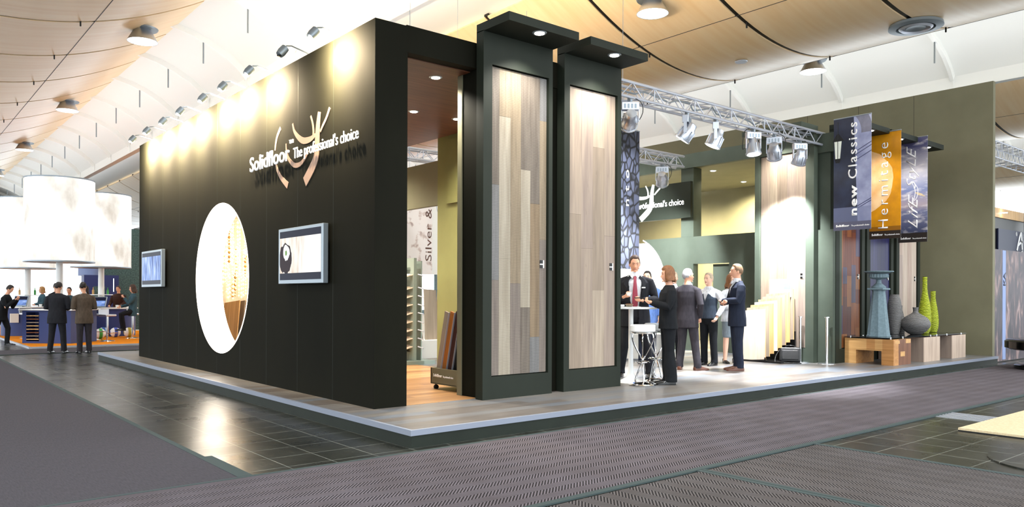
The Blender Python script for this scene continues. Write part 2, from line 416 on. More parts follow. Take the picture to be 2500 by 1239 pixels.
t2 = thing('ceiling_vent', 'round air diffuser seen through the doorway gap beside the dark wall', 'air vent', (13.9, 17.6, 7.46))
for ch in children(t): k = ch.copy(); COL.objects.link(k); k.parent = t2

# ------------------------------------------------------------------ carpets
herring('carpet_main', 'y', '766f75', '222021'); herring('carpet_side', 'x', '6d6867', '222021')
noisy('carpet_fine', '424045', '4d4a4f', (30, 4, 1), 3, 0.95, 0.3, 6, spec=0.1)
base('carpet_edge', '3f4a4a', 0.8, spec=0.2)
def carpet(name, label, x0, x1, y0, y1, mat, edges, h=0.012):
    t = thing(name, label, 'carpet', (0, 0, 0))
    MB().box(x0, x1, y0, y1, 0.001, h).build('carpet_pile', mat, t)
    mb = MB()
    for e in edges: mb.box(*e, 0.002, h + 0.003)
    mb.build('edge_binding', 'carpet_edge', t); return t
carpet('carpet_runner', 'long ribbed herringbone carpet runner along the front of the stand', -14, 34, -2.215, -0.19, 'carpet_main', [(-14, 34, -2.26, -2.20), (-14, 34, -0.205, -0.17)])
carpet('carpet_runner', 'grey carpet runner along the left side, leading away past the dark wall', -3.62, -1.66, -0.165, 15.4, 'carpet_fine', [(-1.675, -1.62, 0.77, 15.4), (-1.675, -1.56, -0.165, 0.77)])
carpet('carpet_runner', 'second grey carpet runner at the far left edge', -5.6, -3.64, -0.165, 24, 'carpet_fine', [(-3.66, -3.62, -0.165, 24)])
carpet('carpet_runner', 'wide carpet crossing behind the two suited men at left', -12, 14, 15.45, 17.2, 'carpet_fine', [(-12, 14, 15.4, 15.46)])
carpet('carpet_mat', 'ribbed carpet mat at lower right below the long runner', 1.36, 3.10, -8, -2.30, 'carpet_side', [(3.10, 3.16, -8, -2.27), (1.345, 1.38, -8, -2.27)])
carpet('carpet_mat', 'ribbed carpet mat at the bottom edge, left of its twin', -0.62, 1.28, -8, -2.30, 'carpet_side', [(1.28, 1.335, -8, -2.27)])
noisy('osb', 'd3c3a2', 'c2ae88', (9, 9, 9), 5, 0.7)
t = thing('plywood_sheet', 'pale chipboard sheet lying on the tiles at right', 'board', (5.07, -2.87, 0.0))
MB().box(0.0, 2.5, -0.60, 0.05, 0.012, 0.034).build('board_panel', 'osb', t)
MB().box(0.0, 2.5, -0.60, 0.05, 0.0, 0.012).build('rubber_underlay', 'rubber', t)
mb = MB(); mb.box(0.0, 0.55, 0.0, 0.62, 0.0, 0.006)
mb2 = MB()
for k in range(6): mb2.box(0.02 + 0.09*k, 0.055 + 0.09*k, 0.02, 0.60, 0.006, 0.010)
t = thing('floor_grate', 'metal floor grate set in the tiles before the chipboard sheet', 'floor grate', (5.9, -2.82, 0.0))
mb.build('frame', 'hall_floor', t); mb2.build('bar', 'steel_grey', t)
o = MB().lathe([(0.0, 0), (0.62, 0), (0.62, 0.012), (0.0, 0.016)], n=48).build('floor_disc', 'hall_floor', loc=(4.05, -4.1, 0.001)); tag(o, 'flat round base plate at the lower right edge on the tiles', 'base plate')

# ------------------------------------------------------------------ stand platform
planks('deck_planks', '6c6560', '807c78', '6f7680', 1.3, 0.19, axis='xy', rough=0.35, mortar='584f4a', grain=0.5)
planks('deck_planks_room', '9a6f45', 'b98c5c', '8a6140', 1.3, 0.15, axis='xy', rough=0.35, mortar='584030', grain=0.5)
t = thing('platform', 'raised stand platform with wood plank deck and silver edge', 'platform', (0, 0, 0))
MB().box(0.03, 14.86, 0.03, 12.7, PZ - 0.03, PZ).build('deck', 'deck_planks', t)
mb = MB(); mb.box(0, 14.86, 0, 0.035, PZ - 0.052, PZ + 0.002); mb.box(0, 0.035, 0.0351, 12.73, PZ - 0.052, PZ + 0.002); mb.build('edge_trim', 'alu_trim', t)
MB().box(0.012, 14.84, 0.012, 12.7, 0.0, PZ - 0.05).build('skirt', 'plinth_paint', t)
o = MB().box(0.84, 3.8, 1.45, 10.9, PZ, PZ + 0.006).build('floor', 'deck_planks_room'); struct(o, 'warm brown wood floor inside the room behind the dark wall', 'floor')

# ------------------------------------------------------------------ dark logo wall with round opening
def wall_with_hole(x0, x1, y0, y1, z0, z1, cy, cz, r, mat, name):
    n = 72; mb = MB()
    for X in (x0, x1):
        for i in range(n):
            pts = []
            for a in (2*PI*i/n, 2*PI*(i+1)/n):
                ca, sa = math.cos(a), math.sin(a)
                tt = min(((y1-cy) if ca > 0 else (y0-cy))/ca if abs(ca) > 1e-6 else 1e9, ((z1-cz) if sa > 0 else (z0-cz))/sa if abs(sa) > 1e-6 else 1e9)
                pts.append(((X, cy+r*ca, cz+r*sa), (X, cy+tt*ca, cz+tt*sa), (1 if abs(abs(ca*tt) - ((y1-cy) if ca > 0 else (cy-y0))) < 1e-6 else 0)))
            (a0, b0, k0), (a1, b1, k1) = pts
            if k0 != k1:
                corner = (X, (y1 if (b0[1]+b1[1])/2 > cy else y0), (z1 if (b0[2]+b1[2])/2 > cz else z0))
                mb.quad([a0, b0, corner, b1, a1])
            else: mb.quad([a0, b0, b1, a1])
    mb.quad([(x0, y0, z0), (x1, y0, z0), (x1, y0, z1), (x0, y0, z1)]); mb.quad([(x0, y1, z0), (x1, y1, z0), (x1, y1, z1), (x0, y1, z1)])
    mb.quad([(x0, y0, z1), (x1, y0, z1), (x1, y1, z1), (x0, y1, z1)])
    return mb.build(name, mat)
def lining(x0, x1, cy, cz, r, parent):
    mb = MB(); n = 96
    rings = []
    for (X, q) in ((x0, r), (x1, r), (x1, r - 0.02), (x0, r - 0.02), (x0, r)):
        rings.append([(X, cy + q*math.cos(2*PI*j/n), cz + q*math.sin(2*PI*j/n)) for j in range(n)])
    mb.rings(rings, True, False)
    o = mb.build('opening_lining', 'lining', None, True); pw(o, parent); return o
WX = 0.42
o = wall_with_hole(WX, 0.84, 1.42, 11.05, PZ, 4.5, 6.27, 1.695, 1.19, 'wall_paint', 'wall_left')
struct(o, 'tall near-black green wall with round lit opening, lettering and screens', 'wall')
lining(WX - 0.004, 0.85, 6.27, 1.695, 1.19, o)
mb = MB()
for y in (2.41, 3.41, 4.43, 5.43, 6.43, 7.43, 8.4, 9.4, 10.3):
    if abs(y - 6.27) < 1.25:
        h = math.sqrt(1.25**2 - (y-6.27)**2)
        mb.box(WX - 0.001, WX, y - 0.003, y + 0.003, PZ, 1.695 - h); mb.box(WX - 0.001, WX, y - 0.003, y + 0.003, 1.695 + h, 4.5)
    else: mb.box(WX - 0.001, WX, y - 0.003, y + 0.003, PZ, 4.5)
pw(mb.build('panel_joint', 'plinth_paint', None), o)
# lettering and line emblem on the dark wall
ST = {'a1': [(3.96, 3.697, 0.038), (4.066, 3.603, 0.036), (4.119, 3.507, 0.031), (4.141, 3.416, 0.023)], 'a2': [(4.129, 3.247, 0.025), (4.044, 3.122, 0.036), (3.929, 3.015, 0.042), (3.719, 2.89, 0.061)], 'b': [(3.569, 3.69, 0.021), (3.521, 3.587, 0.031), (3.403, 3.489, 0.046), (3.243, 3.415, 0.056), (3.043, 3.403, 0.048), (2.902, 3.434, 0.032)], 'c': [(3.03, 3.695, 0.018), (2.974, 3.594, 0.023), (2.95, 3.485, 0.026), (2.967, 3.411, 0.022)], 'd': [(2.783, 3.703, 0.046), (2.818, 3.567, 0.063), (2.838, 3.429, 0.074), (2.848, 3.279, 0.083), (2.879, 3.141, 0.089), (2.996, 3.022, 0.097), (3.194, 2.877, 0.094)], 'e': [(2.5, 3.699, 0.03), (2.58, 3.601, 0.028), (2.682, 3.516, 0.027), (2.754, 3.453, 0.023)], 'f': [(3.772, 3.455, 0.015), (3.754, 3.35, 0.022), (3.685, 3.24, 0.031), (3.517, 3.137, 0.042), (3.332, 3.125, 0.039), (3.174, 3.19, 0.027), (3.085, 3.256, 0.015)]}
def cat(P, t):                                # Catmull-Rom through stroke points
    n = len(P)-1; i = min(int(t*n), n-1); f = t*n - i
    p = [P[max(i-1, 0)], P[i], P[i+1], P[min(i+2, n)]]
    return [0.5*((2*p[1][k]) + (-p[0][k]+p[2][k])*f + (2*p[0][k]-5*p[1][k]+4*p[2][k]-p[3][k])*f*f + (-p[0][k]+3*p[1][k]-3*p[2][k]+p[3][k])*f**3) for k in range(len(p[0]))]
def emblem(X, oy, oz, sc_, mat, parent, d=0.003):
    for k, P in ST.items():
        d += 0.0008; mb = MB(); n = 18; L = []; Rr = []
        pts = [cat(P, i/n) for i in range(n+1)]
        for i, (y, z, wd) in enumerate(pts):
            a = pts[max(i-1, 0)]; b = pts[min(i+1, n)]
            t_ = Vector((b[0]-a[0], b[1]-a[1])).normalized(); nn = Vector((-t_.y, t_.x))
            L.append((y + nn.x*wd/2*1.5, z + nn.y*wd/2*1.5)); Rr.append((y - nn.x*wd/2*1.5, z - nn.y*wd/2*1.5))
        for i in range(n):
            q = [L[i], L[i+1], Rr[i+1], Rr[i]]
            mb.prism([((a-2.9)*sc_ + oy, (b-3.3)*sc_ + oz) for a, b in q], lambda u, v, dd: (X - dd, u, v), 0.0, d)
        pw(mb.build('emblem_stroke', mat, None), parent)
t = thing('wall_sign', 'raised white lettering reading Solidfloor The professional\'s choice over pink line emblem', 'sign', (WX, 3.3, 3.3))
emblem(WX, 2.9, 3.3, 1.0, 'logo_pink', t)
D = ((0, -1, 0), (0, 0, 1))
pw(text_obj('lettering', 'Solidfloor', (0.38, 4.93, 3.205), D[0], D[1], 0.215, 'white_text', None, width=1.36, extrude=0.014, bold=0.006), t)
pw(text_obj('lettering', 'The professional\'s choice', (0.38, 3.45, 3.205), D[0], D[1], 0.145, 'white_text', None, width=1.74, extrude=0.010, bold=0.0), t)
pw(text_obj('trademark_sign', 'TM', (0.38, 3.56, 3.415), D[0], D[1], 0.05, 'white_text', None, width=0.11, extrude=0.02), t)

# wall washer lamps on arms along the top of the dark wall
LY = [2.30, 3.17, 4.28, 5.30, 6.18, 7.30, 8.28, 9.30, 10.30]
LL = ['front end', 'second from the front, unlit', 'third from the front', 'fourth from the front', 'at the middle of the row', 'fourth from the far end', 'third from the far end', 'second from the far end', 'at the far end']
for i, y in enumerate(LY):
    t = thing('wall_washer_lamp', 'small arm lamp on top of the dark wall, ' + LL[i], 'spotlight', (WX, y, 4.5), 0, 'arm lamps along the dark wall')
    MB().tube([(0.06, 0, 0.0), (0.0, 0, 0.03), (-0.20, 0, 0.075), (-0.27, 0, 0.06)], 0.009, 6).build('arm', 'silver_frame', t, True)
    MB().lathe([(0.0, 0.0), (0.045, 0.0), (0.055, 0.05), (0.05, 0.13), (0.0, 0.15)], n=14, T=Matrix.Translation((-0.36, 0, -0.07)) @ Matrix.Rotation(R(38), 4, 'Y')).build('lamp_head', 'silver_frame', t, True)
    MB().ell((-0.355, 0, -0.078), 0.035, 0.035, 0.012, 12, 6).build('lens', 'lens' if i != 1 else 'glass_dark', t, True)
    if i != 1:
        lamp('SPOT', (WX - 0.31, y, 4.42), (WX + 0.02, y - 0.02, 4.16), 1700, WARM, 0.03, 95, 1.0, name='washer_light')
        lamp('SPOT', (WX - 0.33, y, 4.40), (WX + 1.0, y, 4.05), 1150, WARM, 0.05, 164, 0.8, name='washer_light')
# flat screens
def screen(name, label, y0, y1, z0, z1, mat):
    t = thing(name, label, 'screen', (WX, (y0+y1)/2, (z0+z1)/2))
    w_ = (y1-y0)/2; h = (z1-z0)/2; mb = MB()
    mb.box(-0.10, -0.03, -w_, w_, -h, h); mb.build('housing', 'silver_frame', t, bevel=0.006)
    MB().box(-0.104, -0.10, -w_+0.055, w_-0.055, -h+0.05, h-0.04).build('display', mat, t)
    MB().box(-0.03, 0.0, -0.25, 0.25, -0.2, 0.2).build('wall_bracket', 'black', t)
def screen_mat(name, kind):
    m = base(name, '050507', 0.4, 0, 0.06); N = NT(m)
    tc = N.new('ShaderNodeTexCoord'); sep = N.new('ShaderNodeSeparateXYZ'); N.link(tc.outputs['Object'], sep.inputs[0])
    n = N.new('ShaderNodeTexNoise'); n.inputs['Scale'].default_value = 3; n.inputs['Detail'].default_value = 4
    mp = N.new('ShaderNodeMapping'); mp.inputs['Rotation'].default_value = (R(28), 0, 0); mp.inputs['Scale'].default_value = (1, 5, 0.9); N.link(tc.outputs['Object'], mp.inputs[0]); N.link(mp.outputs[0], n.inputs['Vector'])
    if kind == 0:
        c = ramp(N, n.outputs[0], [(0.25, 'b79a78'), (0.5, 'f3e6d8'), (0.8, 'ffffff')])
        lft = N.new('ShaderNodeMapRange'); N.link(sep.outputs[1], lft.inputs[0]); lft.inputs[1].default_value = 0.12; lft.inputs[2].default_value = -0.25
        m0 = N.new('ShaderNodeMixRGB'); N.link(lft.outputs[0], m0.inputs[0]); m0.inputs[2].default_value = (1, 0.98, 0.95, 1); N.link(c, m0.inputs[1]); c = m0.outputs[0]
        for (cy, cz, r0, colr) in ((0.42, -0.03, 0.20, '25101a'), (0.40, 0.05, 0.10, 'ffffff'), (0.40, 0.04, 0.025, '6f9a50')):
            dv = N.new('ShaderNodeVectorMath', operation='DISTANCE'); N.link(tc.outputs['Object'], dv.inputs[0]); dv.inputs[1].default_value = (-0.104, cy, cz)
            q = mathn(N, 'ADD', dv.outputs['Value'], mathn(N, 'MULTIPLY', mathn(N, 'SUBTRACT', n.outputs[0], 0.5), 0.10))
            mm = N.new('ShaderNodeMixRGB'); N.link(mathn(N, 'LESS_THAN', q, r0), mm.inputs[0]); N.link(c, mm.inputs[1]); mm.inputs[2].default_value = lin(colr); c = mm.outputs[0]
    else:
        c = ramp(N, n.outputs[0], [(0.3, '30407c'), (0.5, '7f9fe0'), (0.7, 'd0e0ff')])
    band = mathn(N, 'MULTIPLY', mathn(N, 'LESS_THAN', sep.outputs[2], 0.235), mathn(N, 'GREATER_THAN', sep.outputs[2], -0.225))
    mm = N.new('ShaderNodeMixRGB'); N.link(band, mm.inputs[0]); mm.inputs[1].default_value = lin('1d2134'); N.link(c, mm.inputs[2])
    N.link(mm.outputs[0], N.b.inputs['Emission Color']); N.b.inputs['Emission Strength'].default_value = 0.95
screen_mat('picture_flower', 0); screen_mat('picture_blue', 1)
screen('wall_screen', 'flat silver screen showing a white flower bowl, right of the round opening', 2.475, 3.785, 1.575, 2.30, 'picture_flower')
screen('wall_screen', 'flat silver screen with bluish picture near the far left wall end', 9.13, 10.48, 1.58, 2.285, 'picture_blue')
# ------------------------------------------------------------------ portal beam, soffit and partition
wood('board_light', 'e9dccb', 'd6c5ae', 'z', 0.5); wood('soffit_wood', '6a4433', '4a2c22', 'x', 0.45, knots=False)
o = MB().box(0.84, 1.86, 1.44, 1.62, 4.21, 4.52).build('trim_1', 'wall_paint'); struct(o, 'dark green lintel beam joining the dark wall to the first display column', 'beam')
t = thing('wood_soffit', 'dark wood ceiling panel with downlights inside the doorway of the dark wall', 'ceiling panel', (2.3, 4, 4.2))
MB().box(-1.455, 1.53, -2.4, 6.9, 0.0, 0.08).build('panel', 'soffit_wood', t)
for x, y in ((-0.65, -1.95), (0.12, -0.23), (0.90, -0.25), (-0.65, 1.6), (0.5, 2.6), (-0.7, 3.6), (0.5, 4.6)):
    d = MB().lathe([(0.0, -0.004), (0.075, -0.008), (0.085, 0.0), (0.0, 0.01)], n=20).build('downlight', 'silver_frame', t, True, loc=(x, y, 0))
    l_ = MB().lathe([(0.0, -0.014), (0.055, -0.012), (0.055, -0.004), (0.0, -0.004)], n=16).build('lens', 'lens', d)
    lamp('SPOT', (2.3+x, 4+y, 4.17), (2.3+x, 4+y, 0), 380, (1, 0.92, 0.78), 0.05, 135, 0.8, name='soffit_light')
mb = MB(); mb.box(1.86, 4.18, 1.40, 1.66, PZ, 4.47); mb.box(1.86, 2.2, 1.66, 1.84, PZ, 4.30)
o = mb.build('wall_front', 'wall_paint'); struct(o, 'dark green partition behind the two tall display columns', 'wall')
pw(MB().box(1.845, 1.88, 1.75, 1.842, PZ, 4.2).build('door_jamb', 'olive_paint'), o)  # lit edge of the portal, its light put into a lighter olive
pw(MB().box(2.88, 3.2, 1.385, 1.40, 4.18, 4.52).build('top_panel', 'wall_paint'), o)
mb = MB(); mb.box(3.83, 4.25, 4.5, 5.2, PZ, 4.2)
o = mb.build('wall_inner', 'lime_paint'); struct(o, 'yellow-green pillar inside the doorway', 'pillar')
pw(MB().box(3.79, 4.1, 4.42, 4.86, 3.02, 4.12).build('upper_panel', 'lime_paint'), o)
o = MB().box(3.83, 3.93, 5.2, 9.5, 3.03, 3.81).build('trim_2', 'olive_paint'); struct(o, 'olive fascia board hanging beyond the yellow-green pillar', 'fascia')
o = MB().box(0.84, 8.0, 11.0, 11.1, PZ, 4.5).build('wall_back', 'board_light'); struct(o, 'pale tan back wall of the room behind the round opening', 'wall')

# ------------------------------------------------------------------ display columns with plank panels
PC = [('p_taupe', '83786f', '6a6059', .6), ('p_greybrown', '786e64', '5d544b', .9), ('p_tan', '93846f', '776956', .8), ('p_pale', 'a39a8a', '8a8070', .4),
      ('p_blue', '7f7d7c', '656463', .9), ('p_brown', '8a7760', '6d5d49', .7)]
for nme, a, b, f in PC: wood(nme, a, b, 'z', 0.6, f)
wood('oak_a', 'a0907f', '84756a', 'z', 0.55); wood('oak_b', '968675', '7b6d60', 'z', 0.55); wood('oak_c', 'a99a88', '8d7f70', 'z', 0.55); wood('oak_d', '9c8c7e', '82736a', 'z', 0.55)
wood('dark_a', '6b3a28', '4a2419', 'z', 0.45); wood('dark_b', '84502f', '61361f', 'z', 0.45); wood('dark_c', '55332c', '3c211c', 'z', 0.45); wood('dark_d', '885a36', '6b4126', 'z', 0.45); wood('dark_e', '4c4458', '352f42', 'z', 0.45)
wood('violet_a', '23234a', '191936', 'z', 0.35); wood('violet_b', '292954', '1d1d40', 'z', 0.35)
wood('pink_a', 'b6a498', '978378', 'z', 0.5); wood('pink_b', 'a99a92', '8a7a72', 'z', 0.5); wood('pink_c', 'c2b3a6', 'a49486', 'z', 0.5)
def display_column(label, loc, rotz, W, pan, zp, planks_, mats, capx=None, light=1.0, paint='wall_paint_lit', tagside=1, group='tall display columns with wood panels', capp=0.48, lightc=NEUT):
    """front face looks to local -y; origin at the bottom centre of the front face; pan = (x0, x1), zp = (z0, z1) of the recessed panel"""
    t = thing('display_column', label, 'display column', loc, rotz, group)
    H = 4.46; D = 0.14; x0, x1 = pan; z0, z1 = zp; rd = 0.045
    mb = MB()
    mb.box(-W/2, x0, 0, D, 0, H); mb.box(x1, W/2, 0, D, 0, H); mb.box(x0, x1, 0, D, 0, z0); mb.box(x0, x1, 0, D, z1, H); mb.box(x0, x1, rd+0.02, D, z0, z1)
    mb.build('frame', paint, t)
    mb = MB(); g = 0.012
    mb.box(x0+g, x1-g, rd, rd+0.02, z0+g, z1-g)
    mb.build('panel_backing', 'black', t)
    mb = MB(); ws = planks_[0]; tot = sum(ws); x = x0 + g
    for wd, col in zip(ws, planks_[1]):
        xe = x + wd/tot*(x1 - x0 - 2*g); prev = 0.0
        for (f, mi) in col:
            mb.cur = mi
            za = z1 - g - (z1-z0-2*g)*prev; zb = z1 - g - (z1-z0-2*g)*f
            mb.box(x + 0.0008, xe - 0.0008, rd - 0.012, rd, zb + 0.0008, za - 0.0008); prev = f
        x = xe
    mb.build('wood_panel', mats, t)
    MB().box(-W/2, W/2, -capp, D, H-0.01, H+0.092).build('cap', paint, t)
    lx, ly = (0.0, -capp*0.78)
    d = MB().lathe([(0, -0.004), (0.08, -0.01), (0.09, 0.0), (0, 0.01)], n=20).build('downlight', 'silver_frame', t, True, loc=(lx, ly, H-0.01))
    MB().lathe([(0, -0.016), (0.06, -0.014), (0.06, -0.004), (0, -0.004)], n=16).build('lens', 'lens', d)
    if tagside is not None:
        mb = MB(); a = x1 - 0.09
        mb.box(a - 0.03, a + 0.02, rd - 0.018, rd - 0.011, 1.62, 1.66); mb.box(a - 0.03, a + 0.02, rd - 0.018, rd - 0.011, 1.675, 1.72); mb.cur = 1; mb.box(a - 0.03, a + 0.02, rd - 0.018, rd - 0.011, 1.66, 1.675); mb.box(a + 0.02, a + 0.04, rd - 0.018, rd - 0.011, 1.62, 1.72); mb.build('sample_tag', ['black', 'paper'], t)
    if light:
        P = Matrix.Translation(Vector(loc)) @ Matrix.Rotation(rotz, 4, 'Z')
        lamp('SPOT', P @ Vector((lx, ly, H-0.05)), P @ Vector((lx, ly + 0.16, 0)), 210*light, lightc, 0.04, 120, 0.9, name='column_light')
    return t
c1 = ([.13, .19, .175, .165, .165, .12], [[(.38, 1), (.69, 4), (1, 0)], [(.155, 2), (.62, 3), (1, 3)], [(.70, 2), (1, 0)], [(.32, 1), (.78, 3), (1, 1)], [(.43, 1), (.88, 5), (1, 4)], [(.145, 4), (.55, 2), (1, 0)]])
display_column('first tall display column, panel of mixed grey and tan rough-sawn planks', (2.365, 1.25, PZ), 0, 1.13, (-0.43, 0.50), (0.272, 4.07), c1, [p[0] for p in PC], group=None)
c2 = ([.24, .23, .23, .22], [[(.45, 0), (1, 1)], [(.57, 3), (1, 0)], [(.20, 2), (.72, 1), (1, 2)], [(.52, 0), (1, 3)]])
display_column('second tall display column, panel of wide pale oak planks', (3.69, 1.25, PZ), 0, 1.10, (-0.45, 0.473), (0.28, 4.06), c2, ['oak_a', 'oak_b', 'oak_c', 'oak_d'], group=None)
c3 = ([.2, .17, .22, .2, .21], [[(.3, 0), (1, 1)], [(.5, 2), (1, 0)], [(1, 1)], [(.4, 3), (1, 2)], [(.65, 0), (1, 3)]])
display_column('display column behind the navy-suited man, overlit pale panel and bent post', (10.0, 2.2, PZ), R(-90), 1.28, (-0.53, 0.47), (0.27, 4.09), c3, ['oak_a', 'oak_b', 'oak_c', 'oak_d'], group=None, paint='green_paint', capp=0.46)
random.seed(3)
cols = []
for k in range(5):
    f = 0; L = []
    while f < 1: f += random.uniform(.06, .22); L.append((min(f, 1), random.randrange(5)))
    cols.append(L)
display_column('display column with dark brown block parquet panel behind the urn', (10.83, 1.25, PZ), 0, 1.15, (-0.43, 0.45), (0.27, 4.06), ([1]*5, cols), ['dark_a', 'dark_b', 'dark_c', 'dark_d', 'dark_e'], group=None, light=0.4)
display_column('display column with violet-blue stained panel', (12.08, 1.25, PZ), 0, 1.17, (-0.44, 0.47), (0.27, 4.06), ([1]*5, [[(1, 0)], [(.6, 1), (1, 0)], [(1, 0)], [(.3, 1), (1, 0)], [(1, 1)]]), ['violet_a', 'violet_b'], group=None, light=0.4)
display_column('display column with pinkish pale plank panel, nearest the olive wall', (13.38, 1.25, PZ), 0, 1.15, (-0.44, 0.47), (0.27, 4.06), ([1]*4, [[(.5, 0), (1, 1)], [(1, 2)], [(.4, 1), (1, 0)], [(1, 2)]]), ['pink_a', 'pink_b', 'pink_c'], group=None, light=0.4)
o = MB().box(10.5, 14.0, 1.39, 1.5, PZ, 4.55).build('wall_side', 'wall_paint'); struct(o, 'dark partition behind the three display columns at right', 'wall')
# tall olive wall
o = MB().box(14.8, 14.93, 0.1, 14, 0.0, 6.12).build('wall_right', 'olive_paint'); struct(o, 'tall olive wall closing the right end of the stand', 'wall')
mb = MB()
for y in (3.06, 4.4, 1.75): mb.box(14.799, 14.8, y-0.004, y+0.004, PZ, 6.12)
pw(mb.build('panel_joint', 'black'), o)

# corner post, back wall with round opening and doorway, upper room
mb = MB(); mb.box(10.16, 10.5, 1.26, 1.62, PZ, 2.72); mb.box(10.24, 10.48, 1.36, 1.62, 2.72, 4.2); mb.box(10.16, 10.5, 1.2, 1.66, 4.2, 4.56)
o = mb.build('wall_corner', 'green_paint'); struct(o, 'green corner post beside the banners, thicker below', 'post')
CX = 11.0
mb = MB()
a0 = math.asin(1.09/1.2)                      # the round opening cuts the top edge of the back wall
arc = [(7.15 + 1.2*math.cos(a), 1.75 + 1.2*math.sin(a)) for a in [a0 - (a0 + PI + a0)*k/80 for k in range(81)]]
poly = [(5.3, PZ), (11.0, PZ), (11.0, 2.84)] + arc + [(5.3, 2.84)]
o = mb.prism(poly, lambda u, v, d: (CX + d, u, v), 0.0, 0.42).build('wall_back', 'green_paint'); struct(o, 'green back wall with big round white opening, left part', 'wall')
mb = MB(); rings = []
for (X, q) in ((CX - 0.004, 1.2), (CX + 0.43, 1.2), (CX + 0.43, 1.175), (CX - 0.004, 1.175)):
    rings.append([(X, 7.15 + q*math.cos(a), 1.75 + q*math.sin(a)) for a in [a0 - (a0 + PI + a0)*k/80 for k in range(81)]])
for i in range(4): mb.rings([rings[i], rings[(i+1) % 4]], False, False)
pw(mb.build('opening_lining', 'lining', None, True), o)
mb = MB(); mb.box(CX, CX+0.12, 5.12, 5.3, PZ, 2.84); mb.box(CX, CX+0.12, 2.9, 4.14, PZ, 2.84); mb.box(CX, CX+0.12, 4.14, 5.12, 2.2, 2.84)
o = mb.build('wall_back', 'green_paint'); struct(o, 'green back wall with open doorway behind the group of people', 'wall')
pw(MB().box(CX+0.10, CX+0.15, 4.10, 4.64, PZ, 2.18).build('door_leaf', 'green_paint'), o)
mb = MB(); mb.box(11.04, 11.34, 5.15, 5.51, 2.845, 4.47); mb.box(11.0, 11.12, 2.9, 11.0, 4.47, 4.80); mb.box(11.0, 11.34, 10.6, 11.0, 2.9, 4.47); mb.box(10.45, 10.8, 1.66, 2.9, PZ, 4.5)
o = mb.build('wall_upper', 'green_paint'); struct(o, 'pale green upper beam and pillar over the doorway', 'beam')
t = thing('room_soffit', 'olive ceiling of the covered room over the doorway, with downlights', 'ceiling panel', (12.7, 5.5, 4.48))
MB().box(-1.55, 2.1, -2.6, 3.1, 0.0, 0.08).build('panel', 'olive_paint', t)
for x, y in ((1.2, 0.2), (-0.9, -0.35), (0.4, 2.4), (-1.2, 2.6), (1.3, -1.6)):
    d = MB().lathe([(0, -0.004), (0.08, -0.01), (0.09, 0), (0, 0.01)], n=20).build('downlight', 'silver_frame', t, True, loc=(x, y, 0))
    MB().lathe([(0, -0.016), (0.06, -0.014), (0.06, -0.004), (0, -0.004)], n=16).build('lens', 'lens', d)
    lamp('SPOT', (12.7+x, 5.5+y, 4.42), (12.7+x+0.6, 5.5+y, 0), 1000, (1, 0.88, 0.6), 0.05, 150, 0.8, name='room_light')
o = MB().box(11.5, 14.8, 3.3, 3.4, PZ, 4.36).build('wall_room', 'olive_paint'); struct(o, 'olive side wall of the covered room', 'wall')
o = MB().box(12.6, 12.7, 6.8, 9.6, PZ, 2.9).build('wall_glow', 'white_glow'); struct(o, 'glowing white panel added behind the far round opening', 'wall')  # added glowing panel stands in for an overlit wall beyond the opening
t = thing('fascia_sign', 'dark green sign board reading The professional\'s choice beside a white emblem', 'sign', (10.9, 6.9, 3.66))
MB().box(-0.09, -0.01, -1.84, 1.9, -0.38, 0.46).build('board', 'wall_paint_lit', t)
emblem(10.81, 6.28, 3.75, 1.0, 'logo_pale', t)
pw(text_obj('lettering', 'Solidfloor', (10.80, 8.44, 3.59), D[0], D[1], 0.2, 'white_text', None, width=1.3, extrude=0.01, bold=0.03), t)
pw(text_obj('lettering', 'The professional\'s choice', (10.80, 6.98, 3.59), D[0], D[1], 0.15, 'white_text', None, width=1.74, extrude=0.01, bold=0.012), t)

# ------------------------------------------------------------------ trusses
def truss(label, a, b, s=0.22, name='truss', bays=None, cables=True):
    a = Vector(a); b = Vector(b); L = (b-a).length; d = (b-a).normalized()
    t = thing(name, label, 'truss', a)
    ref = Vector((0, 0, 1)) if abs(d.z) < 0.9 else Vector((1, 0, 0))
    u = d.cross(ref).normalized(); v = u.cross(d).normalized(); h = s/2
    C = [u*h+v*h, u*-h+v*h, u*-h+v*-h, u*h+v*-h]
    mb = MB()
    for c in C: mb.cyl(c, c + d*L, 0.025, n=8)
    mb.build('chord', 'steel_grey', t, True)
    n = bays or max(2, int(L/0.24)); mb = MB()
    for i in range(n):
        p = d*(L*i/n); q = d*(L*(i+1)/n)
        for k in range(4):
            c0, c1_ = C[k], C[(k+1) % 4]
            if (i + k) % 2: c0, c1_ = c1_, c0
            mb.cyl(c0 + p, c1_ + q, 0.009, n=5)
        if i % 4 == 0:
            for k in range(4): mb.cyl(C[k] + p, C[(k+1) % 4] + p, 0.009, n=5)
    mb.build('lattice', 'steel_grey', t, True)
    if cables:
        mb = MB(); pts = []
        for i in range(30): pts.append(d*(L*i/29) + v*(0.03 + 0.05*math.sin(i*1.7)) + u*(0.05*math.sin(i*2.3)))
        mb.tube(pts, 0.014, 6); mb.build('cable', 'silver_frame', t, True)
    elif abs(d.z) < 0.5:
        for q in (0.15, 0.85): MB().cyl(d*(L*q), d*(L*q) + Vector((0, 0, 8.3 - a.z)), 0.006, n=5).build('hanging_wire', 'silver_frame', t)
    return t
truss('front lighting truss running from the second display column to the corner post', (4.25, 1.6, 4.46), (10.42, 1.6, 4.46))
truss('second lighting truss deeper in the stand, in front of the sign', (4.25, 4.35, 4.31), (9.5, 4.35, 4.31))
truss('short truss seen through the doorway gap beside the dark wall', (4.3, 8.0, 4.46), (9.0, 8.0, 4.46), cables=False)
base('par_body', 'b9bfca', 0.3, 0.8)
